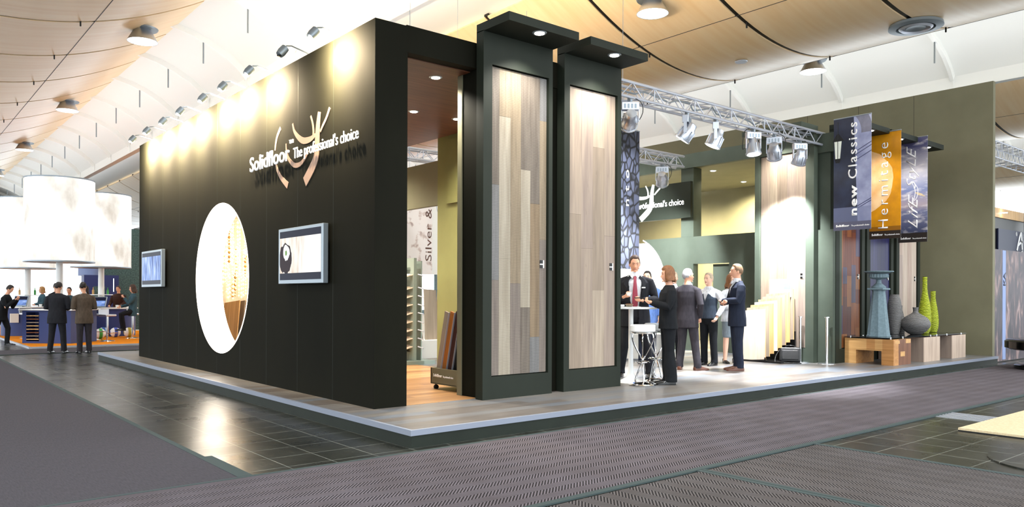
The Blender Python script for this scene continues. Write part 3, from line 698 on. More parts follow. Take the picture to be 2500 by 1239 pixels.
def par(label, loc, aim, h=0.40, power=500, color=(0.93, 0.96, 1.0), group=None, ang=50, lit=True):
    """spotlight hung under a truss chord: clamp, ballast box, yoke, can, lens, cable"""
    loc = Vector(loc); aim = Vector(aim)
    t = thing('stage_spotlight', label, 'spotlight', loc, 0, group)
    dirv = (aim - loc).normalized(); yaw = math.atan2(dirv.y, dirv.x)
    Rz = Matrix.Rotation(yaw - PI/2, 4, 'Z')
    MB().box(-0.02, 0.02, -0.03, 0.03, -0.06, 0.03).build('clamp', 'silver_frame', t)
    mb = MB(); mb.box(-0.13, 0.13, -0.05, 0.05, -0.17, -0.05, Rz); mb.build('ballast_box', 'par_body', t, bevel=0.008)
    mb = MB()
    for k in range(4): mb.box(-0.095 + 0.052*k, -0.065 + 0.052*k, -0.052, -0.05, -0.145, -0.08, Rz); mb.box(-0.095 + 0.052*k, -0.065 + 0.052*k, 0.05, 0.052, -0.145, -0.08, Rz)
    mb.build('vent_slot', 'silver_frame', t)
    mb = MB(); mb.box(-0.135, -0.125, -0.025, 0.025, -0.33, -0.10, Rz); mb.box(0.125, 0.135, -0.025, 0.025, -0.33, -0.10, Rz)
    mb.build('yoke', 'par_body', t)
    piv = Vector((0, 0, -0.31))
    T = Matrix.Translation(piv) @ dirv.to_track_quat('Z', 'Y').to_matrix().to_4x4()
    MB().lathe([(0.03, -0.17), (0.075, -0.16), (0.09, -0.08), (0.115, -0.05), (0.12, 0.10), (0.135, 0.105), (0.135, 0.13), (0.11, 0.13)], n=20, T=T).build('lamp_can', 'par_body', t, True)
    mb = MB()
    for k in range(8):
        a = 2*PI*k/8; mb.box(-0.006, 0.006, 0.115, 0.128, -0.05, 0.10, T @ Matrix.Rotation(a, 4, 'Z'))
    mb.build('cooling_fin', 'par_body', t)
    MB().lathe([(0.0, 0.128), (0.108, 0.126), (0.108, 0.134), (0.0, 0.14)], n=20, T=T).build('lens', 'lens_cool' if lit else 'glass_dark', t, True)
    mb = MB(); a = Rz @ Vector((0.1, 0, -0.02)); 
    mb.tube([cat([(0, 0.02, 0.05), (a.x*1.6, a.y*1.6, -0.04), (a.x*1.9, a.y*1.9, -0.2), (a.x*1.4, a.y*1.4+0.06, -0.34), (a.x*0.3, a.y*0.3 + 0.1, -0.28)], i/12) for i in range(13)], 0.006, 6)
    mb.build('cable', 'black', t, True)
    if lit and power:
        lamp('SPOT', loc + piv + dirv*0.16, loc + piv + dirv*2, power, color, 0.06, ang, 0.6, name='spot_beam')
    return t
SP = [((4.72, 1.52, 4.33), (7.0, 4.4, 2.6), 'leftmost spotlight on the front truss, half hidden by the second column'),
      ((6.06, 1.52, 4.33), (5.0, 3.6, 1.2), 'second spotlight on the front truss, tilted left'),
      ((6.82, 1.52, 4.33), (5.9, 2.8, 0.8), 'third spotlight on the front truss, tilted left'),
      ((7.90, 1.52, 4.33), (7.6, 1.0, 0.2), 'fourth spotlight on the front truss, pointing straight down'),
      ((8.56, 1.52, 4.33), (9.9, 2.2, 2.6), 'fifth spotlight on the front truss, before the overlit column'),
      ((9.42, 1.52, 4.33), (10.1, 2.6, 2.0), 'rightmost spotlight on the front truss')]
for i, (a, b, lb) in enumerate(SP):
    par(lb, a, b, power=[700, 1200, 1200, 2400, 1200, 1200][i], ang=[60, 55, 55, 60, 62, 62][i], group='spotlights on the front truss')
par('spotlight on the second truss above the sign board', (8.83, 4.28, 4.18), (10.6, 5.6, 2.4), power=1400, ang=70)
par('spotlight on the second truss hidden behind the stones banner', (6.6, 4.28, 4.18), (10.9, 7.6, 2.6), power=2600, ang=60)
par('small far spotlight on the second truss, left of the one above the sign', (7.6, 4.28, 4.18), (6.2, 2.9, 1.8), power=500, ang=50)

# ------------------------------------------------------------------ banners
def banner_mat(name, kind):
    m = base(name, 'ffffff', 0.35, 0, 0.5); N = NT(m)
    tc = N.new('ShaderNodeTexCoord'); sep = N.new('ShaderNodeSeparateXYZ'); N.link(tc.outputs['Object'], sep.inputs[0])
    y = sep.outputs[1]; z = sep.outputs[2]
    nz = N.new('ShaderNodeTexNoise'); nz.inputs['Scale'].default_value = 4; nz.inputs['Detail'].default_value = 5; N.link(tc.outputs['Object'], nz.inputs['Vector'])
    def mix(f, a, b):
        x = N.new('ShaderNodeMixRGB'); N.link(f, x.inputs[0])
        for i, v in ((1, a), (2, b)):
            if isinstance(v, str): x.inputs[i].default_value = lin(v)
            else: N.link(v, x.inputs[i])
        return x.outputs[0]
    def dist(cy, cz):
        d = N.new('ShaderNodeVectorMath', operation='DISTANCE'); N.link(tc.outputs['Object'], d.inputs[0]); d.inputs[1].default_value = (0, cy, cz); return d.outputs['Value']
    if kind == 'classic':
        c = ramp(N, nz.outputs[0], [(0.3, '161a2b'), (0.7, '262d44')])
        d = dist(0.25, 0.75)
        stone = ramp(N, nz.outputs[0], [(0.3, '7a80a4'), (0.7, 'a9aecb')])
        right = mathn(N, 'LESS_THAN', mathn(N, 'ADD', y, mathn(N, 'MULTIPLY', z, -0.04)), -0.07)
        c = mix(right, c, stone)
        arch = mathn(N, 'MULTIPLY', mathn(N, 'GREATER_THAN', d, 0.42), mathn(N, 'GREATER_THAN', z, 0.72))
        c = mix(arch, c, ramp(N, nz.outputs[0], [(0.3, '5a5866'), (0.7, '8a8a9c')]))
        arch2 = mathn(N, 'MULTIPLY', mathn(N, 'GREATER_THAN', d, 0.62), mathn(N, 'GREATER_THAN', z, 0.72)); c = mix(arch2, c, 'b4b6d0')
        for zz in (0.36, 0.30, 0.20, -0.66, -0.70):
            bnd = mathn(N, 'MULTIPLY', mathn(N, 'LESS_THAN', mathn(N, 'ABSOLUTE', mathn(N, 'SUBTRACT', mathn(N, 'ADD', z, mathn(N, 'MULTIPLY', y, 0.5)), zz)), 0.008), right); c = mix(bnd, c, '3c4060')
        sky = mathn(N, 'LESS_THAN', z, -0.62); c = mix(mathn(N, 'MULTIPLY', sky, 0.6), c, '6f7696')
    elif kind == 'amber':
        c = ramp(N, nz.outputs[0], [(0.3, 'b4780f'), (0.7, 'd9940f')])
        d = dist(0.47, 0.10)
        c = mix(mathn(N, 'LESS_THAN', mathn(N, 'ADD', d, mathn(N, 'MULTIPLY', nz.outputs[0], 0.1)), 0.68), c, ramp(N, nz.outputs[0], [(0.3, 'e0a86a'), (0.7, 'f4cf9c')]))
        c = mix(mathn(N, 'LESS_THAN', z, -0.80), c, '8a5a10')
    else:
        mp = N.new('ShaderNodeMapping'); mp.inputs['Scale'].default_value = (1, 1, 3.2); N.link(tc.outputs['Object'], mp.inputs[0]); N.link(mp.outputs[0], nz.inputs['Vector'])
        hgt = N.new('ShaderNodeMapRange'); N.link(z, hgt.inputs[0]); hgt.inputs[1].default_value = -1.0; hgt.inputs[2].default_value = 1.0
        g = ramp(N, hgt.outputs[0], [(0.05, '343c58'), (0.28, '6a7090'), (0.34, 'a69aa4'), (0.5, '7582ac'), (0.7, 'c9c8d4'), (0.95, '4a4c72')])
        c = mix(ramp(N, nz.outputs[0], [(0.5, (0, 0, 0, 1)), (0.75, (0.8, 0.8, 0.8, 1))]), g, 'e6e2e4')
    c = mix(mathn(N, 'LESS_THAN', z, -0.885), c, {'classic': '55566a', 'amber': '2c231c', 'sky': '2a2624'}[kind])
    N.link(c, N.b.inputs['Base Color'])
banner_mat('banner_classic', 'classic'); banner_mat('banner_amber', 'amber'); banner_mat('banner_sky', 'sky')
def hung_banner(label, x, y0, y1, z0, z1, mat, texts):
    cy = (y0+y1)/2; cz = (z0+z1)/2; w_ = (y1-y0)/2; h = (z1-z0)/2
    t = thing('banner', label, 'banner', (x, cy, cz), 0, 'three banners hanging off the column caps')
    MB().box(-0.004, 0.004, -w_, w_, -h, h).build('cloth', mat, t)
    mb = MB(); mb.box(0, 0.27, w_-0.12, w_-0.08, h-0.03, h-0.005); mb.build('bracket', 'silver_frame', t)
    mb = MB(); mb.cyl((0, -w_, h), (0, w_, h), 0.012, n=8); mb.build('hanging_rail', 'silver_frame', t, True)
    texts(t, w_, h)
    pref = -w_ + 0.05
    text_obj('maker_lettering', 'Solidfloor', (-0.006, w_-0.05, -h+0.065), (0, -1, 0), (0, 0, 1), 0.042, 'white_print', t, width=w_*0.72, bold=0.03)
    text_obj('maker_lettering', 'The professional\'s choice', (-0.006, w_-0.05-w_*0.82, -h+0.065), (0, -1, 0), (0, 0, 1), 0.028, 'white_print', t, width=w_*0.95, bold=0.01)
    return t
def tx1(t, w_, h):
    text_obj('lettering', 'new', (-0.006, -0.09, -0.78), (0, 0, 1), (0, 1, 0), 0.135, 'white_print', t, width=0.56, bold=0.035, space=1.2)
    text_obj('lettering', 'Classics', (-0.006, -0.09, -0.10), (0, 0, 1), (0, 1, 0), 0.17, 'white_print', t, width=1.03, bold=0.008, space=1.2)
    lb = MB(); lb.cyl((-0.006, 0.27, 0.98), (-0.006, 0.27, 0.66), 0.006, n=6); lb.build('printed_chain', 'black', t)
    mb = MB()
    f = lambda u, v, d: (-0.005 - d, u, v)
    mb.prism([(0.20, 0.62), (0.34, 0.62), (0.32, 0.30), (0.23, 0.30)], f, 0, 0.001); mb.build('printed_lantern_glass', 'logo_pale', t)
    mb = MB()
    mb.prism([(0.15, 0.62), (0.38, 0.62), (0.33, 0.70), (0.29, 0.76), (0.25, 0.76), (0.21, 0.70)], f, 0, 0.0012); mb.prism([(0.21, 0.30), (0.34, 0.30), (0.31, 0.22), (0.24, 0.22)], f, 0, 0.0012)
    mb.prism([(0.268, 0.62), (0.280, 0.62), (0.280, 0.30), (0.268, 0.30)], f, 0, 0.0014)
    mb.build('printed_lantern_frame', 'black', t)
def tx2(t, w_, h):
    text_obj('lettering', 'Hermitage', (-0.006, -0.06, -0.84), (0, 0, 1), (0, 1, 0), 0.20, 'white_print', t, width=1.68, bold=-0.004, space=1.35)
def stroke(P, wd, n=24):
    pts = [cat(P, i/n) for i in range(n+1)]; mb = MB()
    L = []; Rr = []
    for i in range(n+1):
        a = pts[max(i-1, 0)]; b = pts[min(i+1, n)]; tt = Vector((b[0]-a[0], b[1]-a[1])).normalized(); k = wd*(0.6 + 0.4*abs(tt.y)); L.append((pts[i][0]-tt.y*k, pts[i][1]+tt.x*k)); Rr.append((pts[i][0]+tt.y*k, pts[i][1]-tt.x*k))
    return [[L[i], L[i+1], Rr[i+1], Rr[i]] for i in range(n)]
def tx3(t, w_, h):
    text_obj('lettering', 'LifE', (-0.006, -0.10, -0.80), (0, 0, 1), (0, 1, 0), 0.20, 'white_print', t, width=0.72, bold=-0.006, shear=0.5)
    text_obj('lettering', 'StyLE', (-0.006, -0.06, 0.02), (0, 0, 1), (0, 1, 0), 0.20, 'white_print', t, width=0.90, bold=-0.006, shear=0.5)
    sw = MB(); sw.tube([cat([(-0.006, -0.02, 0.16), (-0.006, -0.10, 0.02), (-0.006, -0.09, -0.14), (-0.006, -0.03, -0.22), (-0.006, -0.05, -0.02), (-0.006, 0.02, 0.16)], i/24) for i in range(25)], 0.005, 6); sw.build('swash', 'white_print', t, True)
    mb = MB()
    P = [(-0.06, -0.02), (-0.09, -0.09), (-0.14, -0.16), (-0.22, -0.21), (-0.18, -0.13), (-0.12, -0.07)]
    mb.prism([(y-0.10, z+0.02) for y, z in [(0.06, -0.07), (0.0, -0.075), (-0.08, -0.11), (-0.16, -0.18), (-0.10, -0.16), (0.0, -0.13)]], lambda u, v, d: (-0.005 - d, u, v), 0, 0.001)
    mb.build('printed_paraglider', 'osb', t)
hung_banner('banner reading new Classics with lantern and arch, leftmost of the three', 10.0, 0.46, 1.165, 2.665, 4.745, 'banner_classic', tx1)
hung_banner('amber banner reading Hermitage, in the middle of the three', 11.4, 0.55, 1.16, 2.575, 4.66, 'banner_amber', tx2)
hung_banner('sky coloured banner reading Life Style, rightmost of the three', 12.72, 0.60, 1.18, 2.57, 4.73, 'banner_sky', tx3)
m = base('pebbles', '8b90a2', 0.7); N = NT(m)
v = N.new('ShaderNodeTexVoronoi', feature='DISTANCE_TO_EDGE'); v.inputs['Scale'].default_value = 1.0; v.inputs['Randomness'].default_value = 0.9
N.link(mapped(N, (9, 9, 5.5)), v.inputs['Vector'])
v2 = N.new('ShaderNodeTexVoronoi'); v2.inputs['Scale'].default_value = 1.0; v2.inputs['Randomness'].default_value = 0.9; N.link(mapped(N, (9, 9, 5.5)), v2.inputs['Vector'])
mx = N.new('ShaderNodeMixRGB', blend_type='MULTIPLY'); mx.inputs[0].default_value = 1
N.link(ramp(N, v.outputs['Distance'], [(0.04, '08090d'), (0.14, '4c5162')]), mx.inputs[1]); N.link(ramp(N, v2.outputs['Color'], [(0.0, 'a8a8b4'), (1.0, 'ffffff')]), mx.inputs[2]); N.link(mx.outputs[0], N.b.inputs['Base Color'])
bump(N, v.outputs['Distance'], 0.5, 0.02)
t = thing('banner', 'hanging banner of grey pebbles beside the second display column', 'banner', (6.0, 2.82, 3.4))
MB().box(-0.43, 0.43, -0.004, 0.004, -1.5, 0.90).build('cloth', 'pebbles', t)
MB().cyl((-0.43, 0, 0.9), (0.43, 0, 0.9), 0.012, n=8).build('hanging_rail', 'silver_frame', t)
MB().cyl((0.0, 0, 0.9), (0.0, 0, 5.3), 0.004, n=5).build('hanging_wire', 'silver_frame', t)
text_obj('lettering', 'nto', (0.16, -0.006, -0.42), (0, 0, 1), (-1, 0, 0), 0.11, 'white_print', t, width=0.62, space=1.8)
t = thing('banner', 'tall pale banner reading Silver & seen past the doorway', 'banner', (5.2, 7.5, 2.6))
m = base('banner_silver', 'efe3dc', 0.5); N = NT(m)
nz = N.new('ShaderNodeTexNoise'); nz.inputs['Scale'].default_value = 5; nz.inputs['Detail'].default_value = 6; N.link(mapped(N), nz.inputs['Vector'])
N.link(ramp(N, nz.outputs[0], [(0.30, '6a5a68'), (0.38, 'cdb9b0'), (0.46, 'f4ece8')]), N.b.inputs['Base Color'])
MB().box(-0.7, 0.06, -0.004, 0.004, -0.72, 1.2).build('cloth', 'banner_silver', t)
MB().box(0.06, 0.9, -0.004, 0.004, -0.72, 1.2).build('cloth', 'white_matt', t)
text_obj('lettering', 'Silver &', (0.04, -0.006, -0.44), (0, 0, 1), (-1, 0, 0), 0.16, 'soffit_wood', t, width=1.1, bold=-0.006)
for x_ in (-0.5, 0.7): MB().cyl((x_, 0, 1.2), (x_, 0, 6.0), 0.004, n=5).build('hanging_wire', 'silver_frame', t)
emb = MB()
for P in ([(0.15, 0.9), (0.2, 0.6), (0.4, 0.45), (0.6, 0.5)], [(0.5, 0.9), (0.3, 0.7), (0.35, 0.3), (0.6, -0.1)]):
    for q in stroke(P, 0.008): emb.prism(q, lambda u, v_, d: (u, -0.005 - d, v_), 0, 0.001)
emb.build('printed_swirl', 'steel_grey', t)
# ------------------------------------------------------------------ furniture on the stand
def bar_table(label, loc, r=0.385, h=1.10):
    t = thing('bar_table', label, 'table', loc)
    MB().lathe([(0.0, h-0.025), (r-0.02, h-0.025), (r, h-0.015), (r, h-0.004), (r-0.006, h), (0.0, h)], n=48).build('table_top', 'white_plastic', t, True)
    MB().lathe([(0.0, 0.0), (0.24, 0.0), (0.24, 0.008), (0.14, 0.03), (0.07, 0.07), (0.042, 0.14), (0.035, 0.3), (0.035, h-0.03), (0.0, h-0.03)], n=32).build('pedestal', 'white_plastic', t, True)
    return t
bar_table('white round bar table in front of the man with the red tie', (4.76, 1.52, PZ))
def stool(label, loc, rz):
    t = thing('bar_stool', label, 'stool', loc, rz, 'white bar stools')
    h = 0.86
    MB().lathe([(0.0, h-0.10), (0.165, h-0.10), (0.178, h-0.09), (0.178, h-0.015), (0.165, h), (0.0, h+0.004)], n=36).build('seat', 'white_plastic', t, True)
    mb = MB(); mb.tube([(0.16*math.cos(2*PI*i/32), 0.16*math.sin(2*PI*i/32), h-0.115) for i in range(33)], 0.011, 8, False); mb.build('seat_ring', 'chrome', t, True)
    for a, (bx, by) in ((0.3, (-0.02, -0.02)), (2.4, (0.03, 0.03)), (4.5, (-0.03, 0.05))):
        mb = MB(); tx, ty = 0.15*math.cos(a), 0.15*math.sin(a)
        P = [(tx, ty, h-0.115), (tx*1.12, ty*1.12, h-0.18), (tx*0.85, ty*0.85, h-0.30), (-tx*0.15, -ty*0.15, 0.30), (-tx*0.35+bx, -ty*0.35+by, 0.08), (-tx*0.65, -ty*0.65, 0.03)]
        mb.tube([cat(P, i/20) for i in range(21)], 0.0115, 8); mb.build('leg', 'chrome', t, True)
    mb = MB(); mb.tube([(0.10*math.cos(2*PI*i/24)*1.5, 0.10*math.sin(2*PI*i/24)*0.9, 0.33) for i in range(25)], 0.008, 8, False); mb.build('footrest', 'chrome', t, True)
    MB().lathe([(0.12, 0.0), (0.185, 0.0), (0.195, 0.012), (0.185, 0.028), (0.15, 0.03), (0.12, 0.018)], n=36, cap=False).build('base_ring', 'chrome', t, True)
    return t
stool('white round bar stool with crossed chrome legs, nearest the table', (4.56, 1.12, PZ), 0.4)
stool('second white bar stool, between the woman in black and the man with the tie', (5.19, 1.40, PZ), 1.3)
# things on the table
t = thing('snack_bowl', 'small bowl of snacks on the bar table', 'bowl', (4.70, 1.50, PZ+1.1+0.008))
MB().lathe([(0.0, 0.0), (0.035, 0.0), (0.062, 0.035), (0.058, 0.037), (0.03, 0.008), (0, 0.008)], n=24).build('bowl', 'p_tan', t, True)
mb = MB()
for k in range(16): a = random.uniform(0, 6.3); q = random.uniform(0, .045); mb.ell((q*math.cos(a), q*math.sin(a), 0.036), 0.014, 0.011, 0.009, 8, 5)
o = mb.build('snacks', 'dark_d', t, True); o['kind'] = 'stuff'
o = MB().lathe([(0, 0), (0.07, 0.0), (0.12, 0.006), (0.12, 0.009), (0, 0.006)], n=28).build('plate', 'white_plastic', smooth=True, loc=(4.74, 1.47, PZ+1.1)); tag(o, 'white plate on the bar table under the snack bowl', 'plate')
o = MB().lathe([(0, 0), (0.06, 0.0), (0.11, 0.006), (0.11, 0.009), (0, 0.006)], n=28).build('plate', 'white_plastic', smooth=True, loc=(4.60, 1.66, PZ+1.1)); tag(o, 'white plate at the left edge of the bar table', 'plate')
o = MB().box(-0.08, 0.08, -0.06, 0.06, 0, 0.03).build('napkin_stack', 'white_matt', loc=(4.56, 1.60, PZ+1.11)); tag(o, 'stack of white napkins at the left edge of the bar table', 'napkins')
# low white plinths behind the table
for i, (x, y, z, lb) in enumerate([(8.6, 4.95, 0.36, 'low white box in the background left of the man with the tie'), (8.1, 4.1, 0.52, 'white box plinth behind the stools')]):
    t = thing('display_plinth', lb, 'plinth', (x, y, PZ), R(-50))
    MB().box(-0.5, 0.5, -0.3, 0.3, 0.03, z).build('body', 'white_matt', t, bevel=0.004); MB().box(-0.48, 0.48, -0.28, 0.28, 0, 0.03).build('base', 'steel_grey', t)
# stanchions
for x, y, lb in ((9.91, 1.78, 'slim chrome post before the overlit display column'), (10.02, 1.30, 'slim chrome post before the green corner post')):
    t = thing('barrier_post', lb, 'barrier post', (x, y, PZ), 0, 'chrome barrier posts')
    MB().lathe([(0, 0), (0.16, 0.0), (0.155, 0.01), (0.03, 0.018), (0, 0.018)], n=32).build('base', 'alu', t, True)
    MB().lathe([(0, 0.018), (0.024, 0.018), (0.024, 0.87), (0, 0.87)], n=16).build('pole', 'chrome', t, True)
    MB().lathe([(0, 0.87), (0.045, 0.872), (0.045, 0.886), (0, 0.892)], n=20).build('top_disc', 'chrome', t, True)
# wooden display blocks
wood('block_honey', 'c08c55', '9c6c3c', 'y', 0.45, knots=False); wood('block_gold', 'd0a46c', 'b28550', 'y', 0.45, knots=False); wood('block_walnut', '7c5138', '5d3a28', 'z', 0.45); wood('block_pale', 'bda896', 'a08b7a', 'z', 0.5); wood('block_taupe', '9c8a7c', '83736a', 'z', 0.5)
t = thing('wooden_bench', 'honey wood block bench with square cut-out carrying the urn', 'bench', (10.61, 0.33, PZ))
H_ = 0.48
mb = MB(); mb.cur = 0; mb.box(0, 0.72, 0, 0.92, 0.26, H_)
mb.build('top_block', ['block_gold'], t)
mb = MB(); mb.cur = 0; mb.box(0, 0.72, 0, 0.22, 0, 0.26); mb.cur = 1
mb.build('leg_block', ['block_honey', 'block_gold'], t)
mb = MB(); mb.box(0, 0.72, 0.70, 0.92, 0, 0.26); mb.build('leg_block', 'block_honey', t)
mb = MB()
for (a, b, c_, d_, k) in ((0.0, 0.20, 0, H_, 0), (0.20, 0.45, 0, H_, 1), (0.45, 0.72, 0, H_, 1)): mb.cur = k; mb.box(a, b, -0.004, 0, c_, d_)
for (a, b, c_, d_, k) in ((0.05, 0.25, 0.40, 0.46, 2), (0.50, 0.70, 0.40, 0.475, 2), (0.28, 0.46, 0.16, 0.25, 2)): mb.cur = k; mb.box(a, b, -0.006, -0.003, c_, d_)
mb.build('end_inlay', ['block_honey', 'block_walnut', 'block_gold'], t)
mb = MB()
for (a, b, c_, d_, k) in ((0.0, 0.20, 0, H_, 0), (0.20, 0.34, 0.26, H_, 1), (0.34, 0.50, 0.28, H_, 0), (0.50, 0.70, 0.26, H_, 1), (0.70, 0.92, 0, H_, 1)): mb.cur = k; mb.box(-0.004, 0, a, b, c_, d_)
mb.build('front_inlay', ['block_honey', 'block_gold'], t)
def cube_block(label, x, y0, y1, w_, h):
    t = thing('wooden_plinth', label, 'plinth', (x, y0, PZ))
    MB().box(0, w_, 0.003, y1-y0, 0, h).build('body', 'block_taupe', t)
    MB().box(0, w_, 0.0, 0.003, 0, h).build('front_panel', 'block_pale', t)
cube_block('pale wooden cube plinth between the bench and the last cube', 11.93, 0.34, 1.22, 0.76, 0.48)
cube_block('pale wooden cube plinth nearest the olive wall', 13.33, 0.36, 1.22, 0.72, 0.48)
for (x0, x1, lb) in ((10.57, 12.55, 'dark glass sheet over the bench and the first cube'), (12.6, 14.08, 'dark glass sheet over the cube nearest the olive wall')):
    t = thing('glass_shelf', lb, 'glass shelf', ((x0+x1)/2, 0.80, PZ+0.50)); w_ = (x1-x0)/2
    MB().box(-w_, w_, -0.44, 0.44, 0.0, 0.010).build('glass_sheet', 'glass_dark', t)
    for sx in (-w_+0.12, -w_+0.62, w_-0.12):
        for sy in (-0.38, 0.38): MB().cyl((sx, sy, -0.02), (sx, sy, 0.016), 0.018, n=12).build('standoff', 'chrome', t, True)
VZ = PZ + 0.512
# urn on tapering pedestal
noisy('stone_blue', '6c8088', '5c6f78', (6, 6, 6), 4, 0.7, 0.1)
def ribbed(name, c1, c2, freq, strength=0.5, rough=0.6):
    m = base(name, c1, rough); N = NT(m)
    wv = N.new('ShaderNodeTexWave', bands_direction='Z'); wv.inputs['Scale'].default_value = freq; wv.inputs['Distortion'].default_value = 3.0; wv.inputs['Detail'].default_value = 3; wv.inputs['Detail Scale'].default_value = 2.5
    N.link(mapped(N), wv.inputs['Vector']); N.link(ramp(N, wv.outputs[0], [(0.1, c2), (0.6, c1)]), N.b.inputs['Base Color']); bump(N, wv.outputs[0], strength, 0.012)
ribbed('vase_grey', '6f6d6c', '454443', 12, 0.4); ribbed('vase_lime', 'c3cf2e', '5f6a10', 11, 1.0, 0.5)
t = thing('stone_urn', 'blue-grey stone urn with flat rim on tall tapering pedestal', 'urn', (11.01, 0.79, VZ))
mb = MB()
rs = []
for (r, z) in ((0.215, 0.0), (0.215, 0.02), (0.20, 0.03), (0.115, 0.86), (0.125, 0.88), (0.125, 0.89)): rs.append([(r*math.cos(PI/8+2*PI*j/8), r*math.sin(PI/8+2*PI*j/8), z) for j in range(8)])
mb.rings(rs); mb.build('pedestal', 'stone_blue', t)
MB().box(-0.155, 0.155, -0.155, 0.155, 0.89, 0.925).build('capital', 'stone_blue', t, bevel=0.01)
MB().lathe([(0, 0.925), (0.125, 0.925), (0.13, 0.95), (0.09, 0.985), (0.05, 1.02), (0.045, 1.08), (0.07, 1.10), (0, 1.10)], n=28).build('foot', 'stone_blue', t, True)
MB().lathe([(0, 1.09), (0.11, 1.10), (0.165, 1.125), (0.175, 1.16), (0.16, 1.195), (0.0, 1.20)], n=64, bumpf=lambda a, z: 0.04*math.cos(a*20)).build('bowl', 'stone_blue', t, True)
MB().lathe([(0, 1.20), (0.18, 1.205), (0.265, 1.235), (0.262, 1.25), (0.17, 1.235), (0, 1.22)], n=40).build('rim', 'stone_blue', t, True)
def vase(label, loc, prof, mat, group=None, bf=None):
    P = [cat([(a, b) for a, b in prof], i/30) for i in range(31)]
    o = MB().lathe([(0.0, 0.0)] + [(max(a, 0.004), b) for a, b in P] + [(P[-1][0]*0.8, P[-1][1]), (P[-1][0]*0.7, P[-1][1]-0.05), (0, P[-1][1]-0.06)], n=40, bumpf=bf).build('vase', mat, smooth=True, loc=loc, ang=60)
    tag(o, label, 'vase', group)
vase('tall grey barrel shaped ribbed vase right of the urn', (12.2, 1.02, VZ), [(0.08, 0), (0.115, 0.15), (0.135, 0.38), (0.125, 0.62), (0.085, 0.79), (0.085, 0.80)], 'vase_grey')
vase('small dark grey vase between the barrel vase and the round vase', (12.62, 1.11, VZ), [(0.10, 0), (0.11, 0.1), (0.10, 0.3), (0.06, 0.5), (0.062, 0.58)], 'vase_grey')
vase('round bulbous grey vase with short neck', (12.42, 0.70, VZ), [(0.10, 0), (0.20, 0.07), (0.275, 0.20), (0.22, 0.33), (0.10, 0.41), (0.05, 0.46), (0.055, 0.55)], 'vase_grey')
vase('taller lime green ribbed bottle vase behind the round vase', (12.95, 0.74, VZ), [(0.07, 0), (0.11, 0.1), (0.122, 0.32), (0.10, 0.60), (0.055, 0.85), (0.045, 1.05), (0.048, 1.18)], 'vase_lime')
vase('shorter lime green ribbed bottle vase nearest the olive wall', (13.76, 0.90, VZ), [(0.07, 0), (0.10, 0.1), (0.108, 0.28), (0.085, 0.5), (0.05, 0.72), (0.05, 0.89)], 'vase_lime')
# board rack beside the overlit column
wood('board_oak', 'd8b27c', 'b98d55', 'z', 0.5)
noisy('briefcase', '16171a', '0e0f11', (8, 8, 8), 3, 0.45, 0.1)
BO = Vector((9.38, 2.60, PZ)); ux = Vector((0.18, -0.98, 0)).normalized()          # rack runs towards the column foot
t = thing('board_rack', 'low black rack of leaning floor boards', 'rack', (9.35, 2.15, PZ))
MB().box(0.0, 0.52, -0.30, 0.55, 0.0, 0.035).build('base', 'black', t); MB().box(-0.02, 0.0, 0.02, 0.04, 0.0, 0.10).build('stopper', 'black', t); MB().box(0.49, 0.52, -0.30, 0.45, 0.035, 0.6).build('back_support', 'black', t)
lbB = ['front herringbone board on the rack, palest and lowest', 'second leaning board on the rack', 'third leaning board on the rack', 'fourth leaning board on the rack', 'fifth leaning board on the rack', 'sixth leaning board on the rack', 'seventh leaning board on the rack', 'rearmost and tallest leaning board under the brochure sign']
for i in range(8):
    s = Vector((9.36 + 0.058*i, 2.44 - 0.050*i, PZ + 0.04 + 0.055*i))
    o = MB(); o.box(0, 0.022, -0.25, 0.25, 0, 0.98); ob = o.build('floor_board', ['board_light', 'oak_c', 'board_oak', 'board_light', 'board_oak', 'oak_a', 'board_oak', 'oak_b'][i], loc=s)
    ob.rotation_euler = (R(-5), R(8), 0); tag(ob, lbB[i], 'board', 'sample boards on the low rack')
    e = MB().box(0.001, 0.021, -0.253, -0.25, 0, 0.98).build('cut_edge', 'board_oak', ob)
t = thing('brochure_sign', 'blue and white picture card on top of the board rack', 'sign', (9.86, 2.18, PZ+1.26))
MB().box(-0.01, 0.01, -0.23, 0.23, 0.0, 0.35).build('card', 'white_matt', t); MB().box(-0.013, -0.010, -0.23, -0.08, 0.16, 0.35).build('blue_field', 'curved_blue', t); MB().box(-0.012, -0.010, -0.04, 0.20, 0.05, 0.30).build('photo', 'banner_silver', t)
t = thing('laptop_bag', 'black laptop bag leaning on the floor boards', 'bag', (9.62, 1.82, PZ), R(-60))
T = Matrix.Rotation(R(-24), 4, 'X')
MB().box(-0.19, 0.19, -0.05, 0.05, 0.0, 0.29, Matrix.Translation((0, 0, 0.02)) @ T).build('body', 'briefcase', t, bevel=0.03)
MB().box(-0.15, 0.15, -0.07, -0.05, 0.03, 0.22, Matrix.Translation((0, 0, 0.02)) @ T).build('front_pocket', 'briefcase', t, bevel=0.01)
MB().tube([T @ Vector(cat([(-0.08, 0, 0.29), (-0.07, 0, 0.35), (0.07, 0, 0.35), (0.08, 0, 0.29)], i/12)) for i in range(13)], 0.009, 8).build('handle', 'black', t, True)
MB().tube([cat([(-0.19, 0.05, 0.25), (-0.26, -0.02, 0.12), (-0.25, -0.1, 0.012), (-0.05, -0.16, 0.012), (0.2, -0.12, 0.012)], i/20) for i in range(21)], 0.010, 6).build('strap', 'black', t, True)

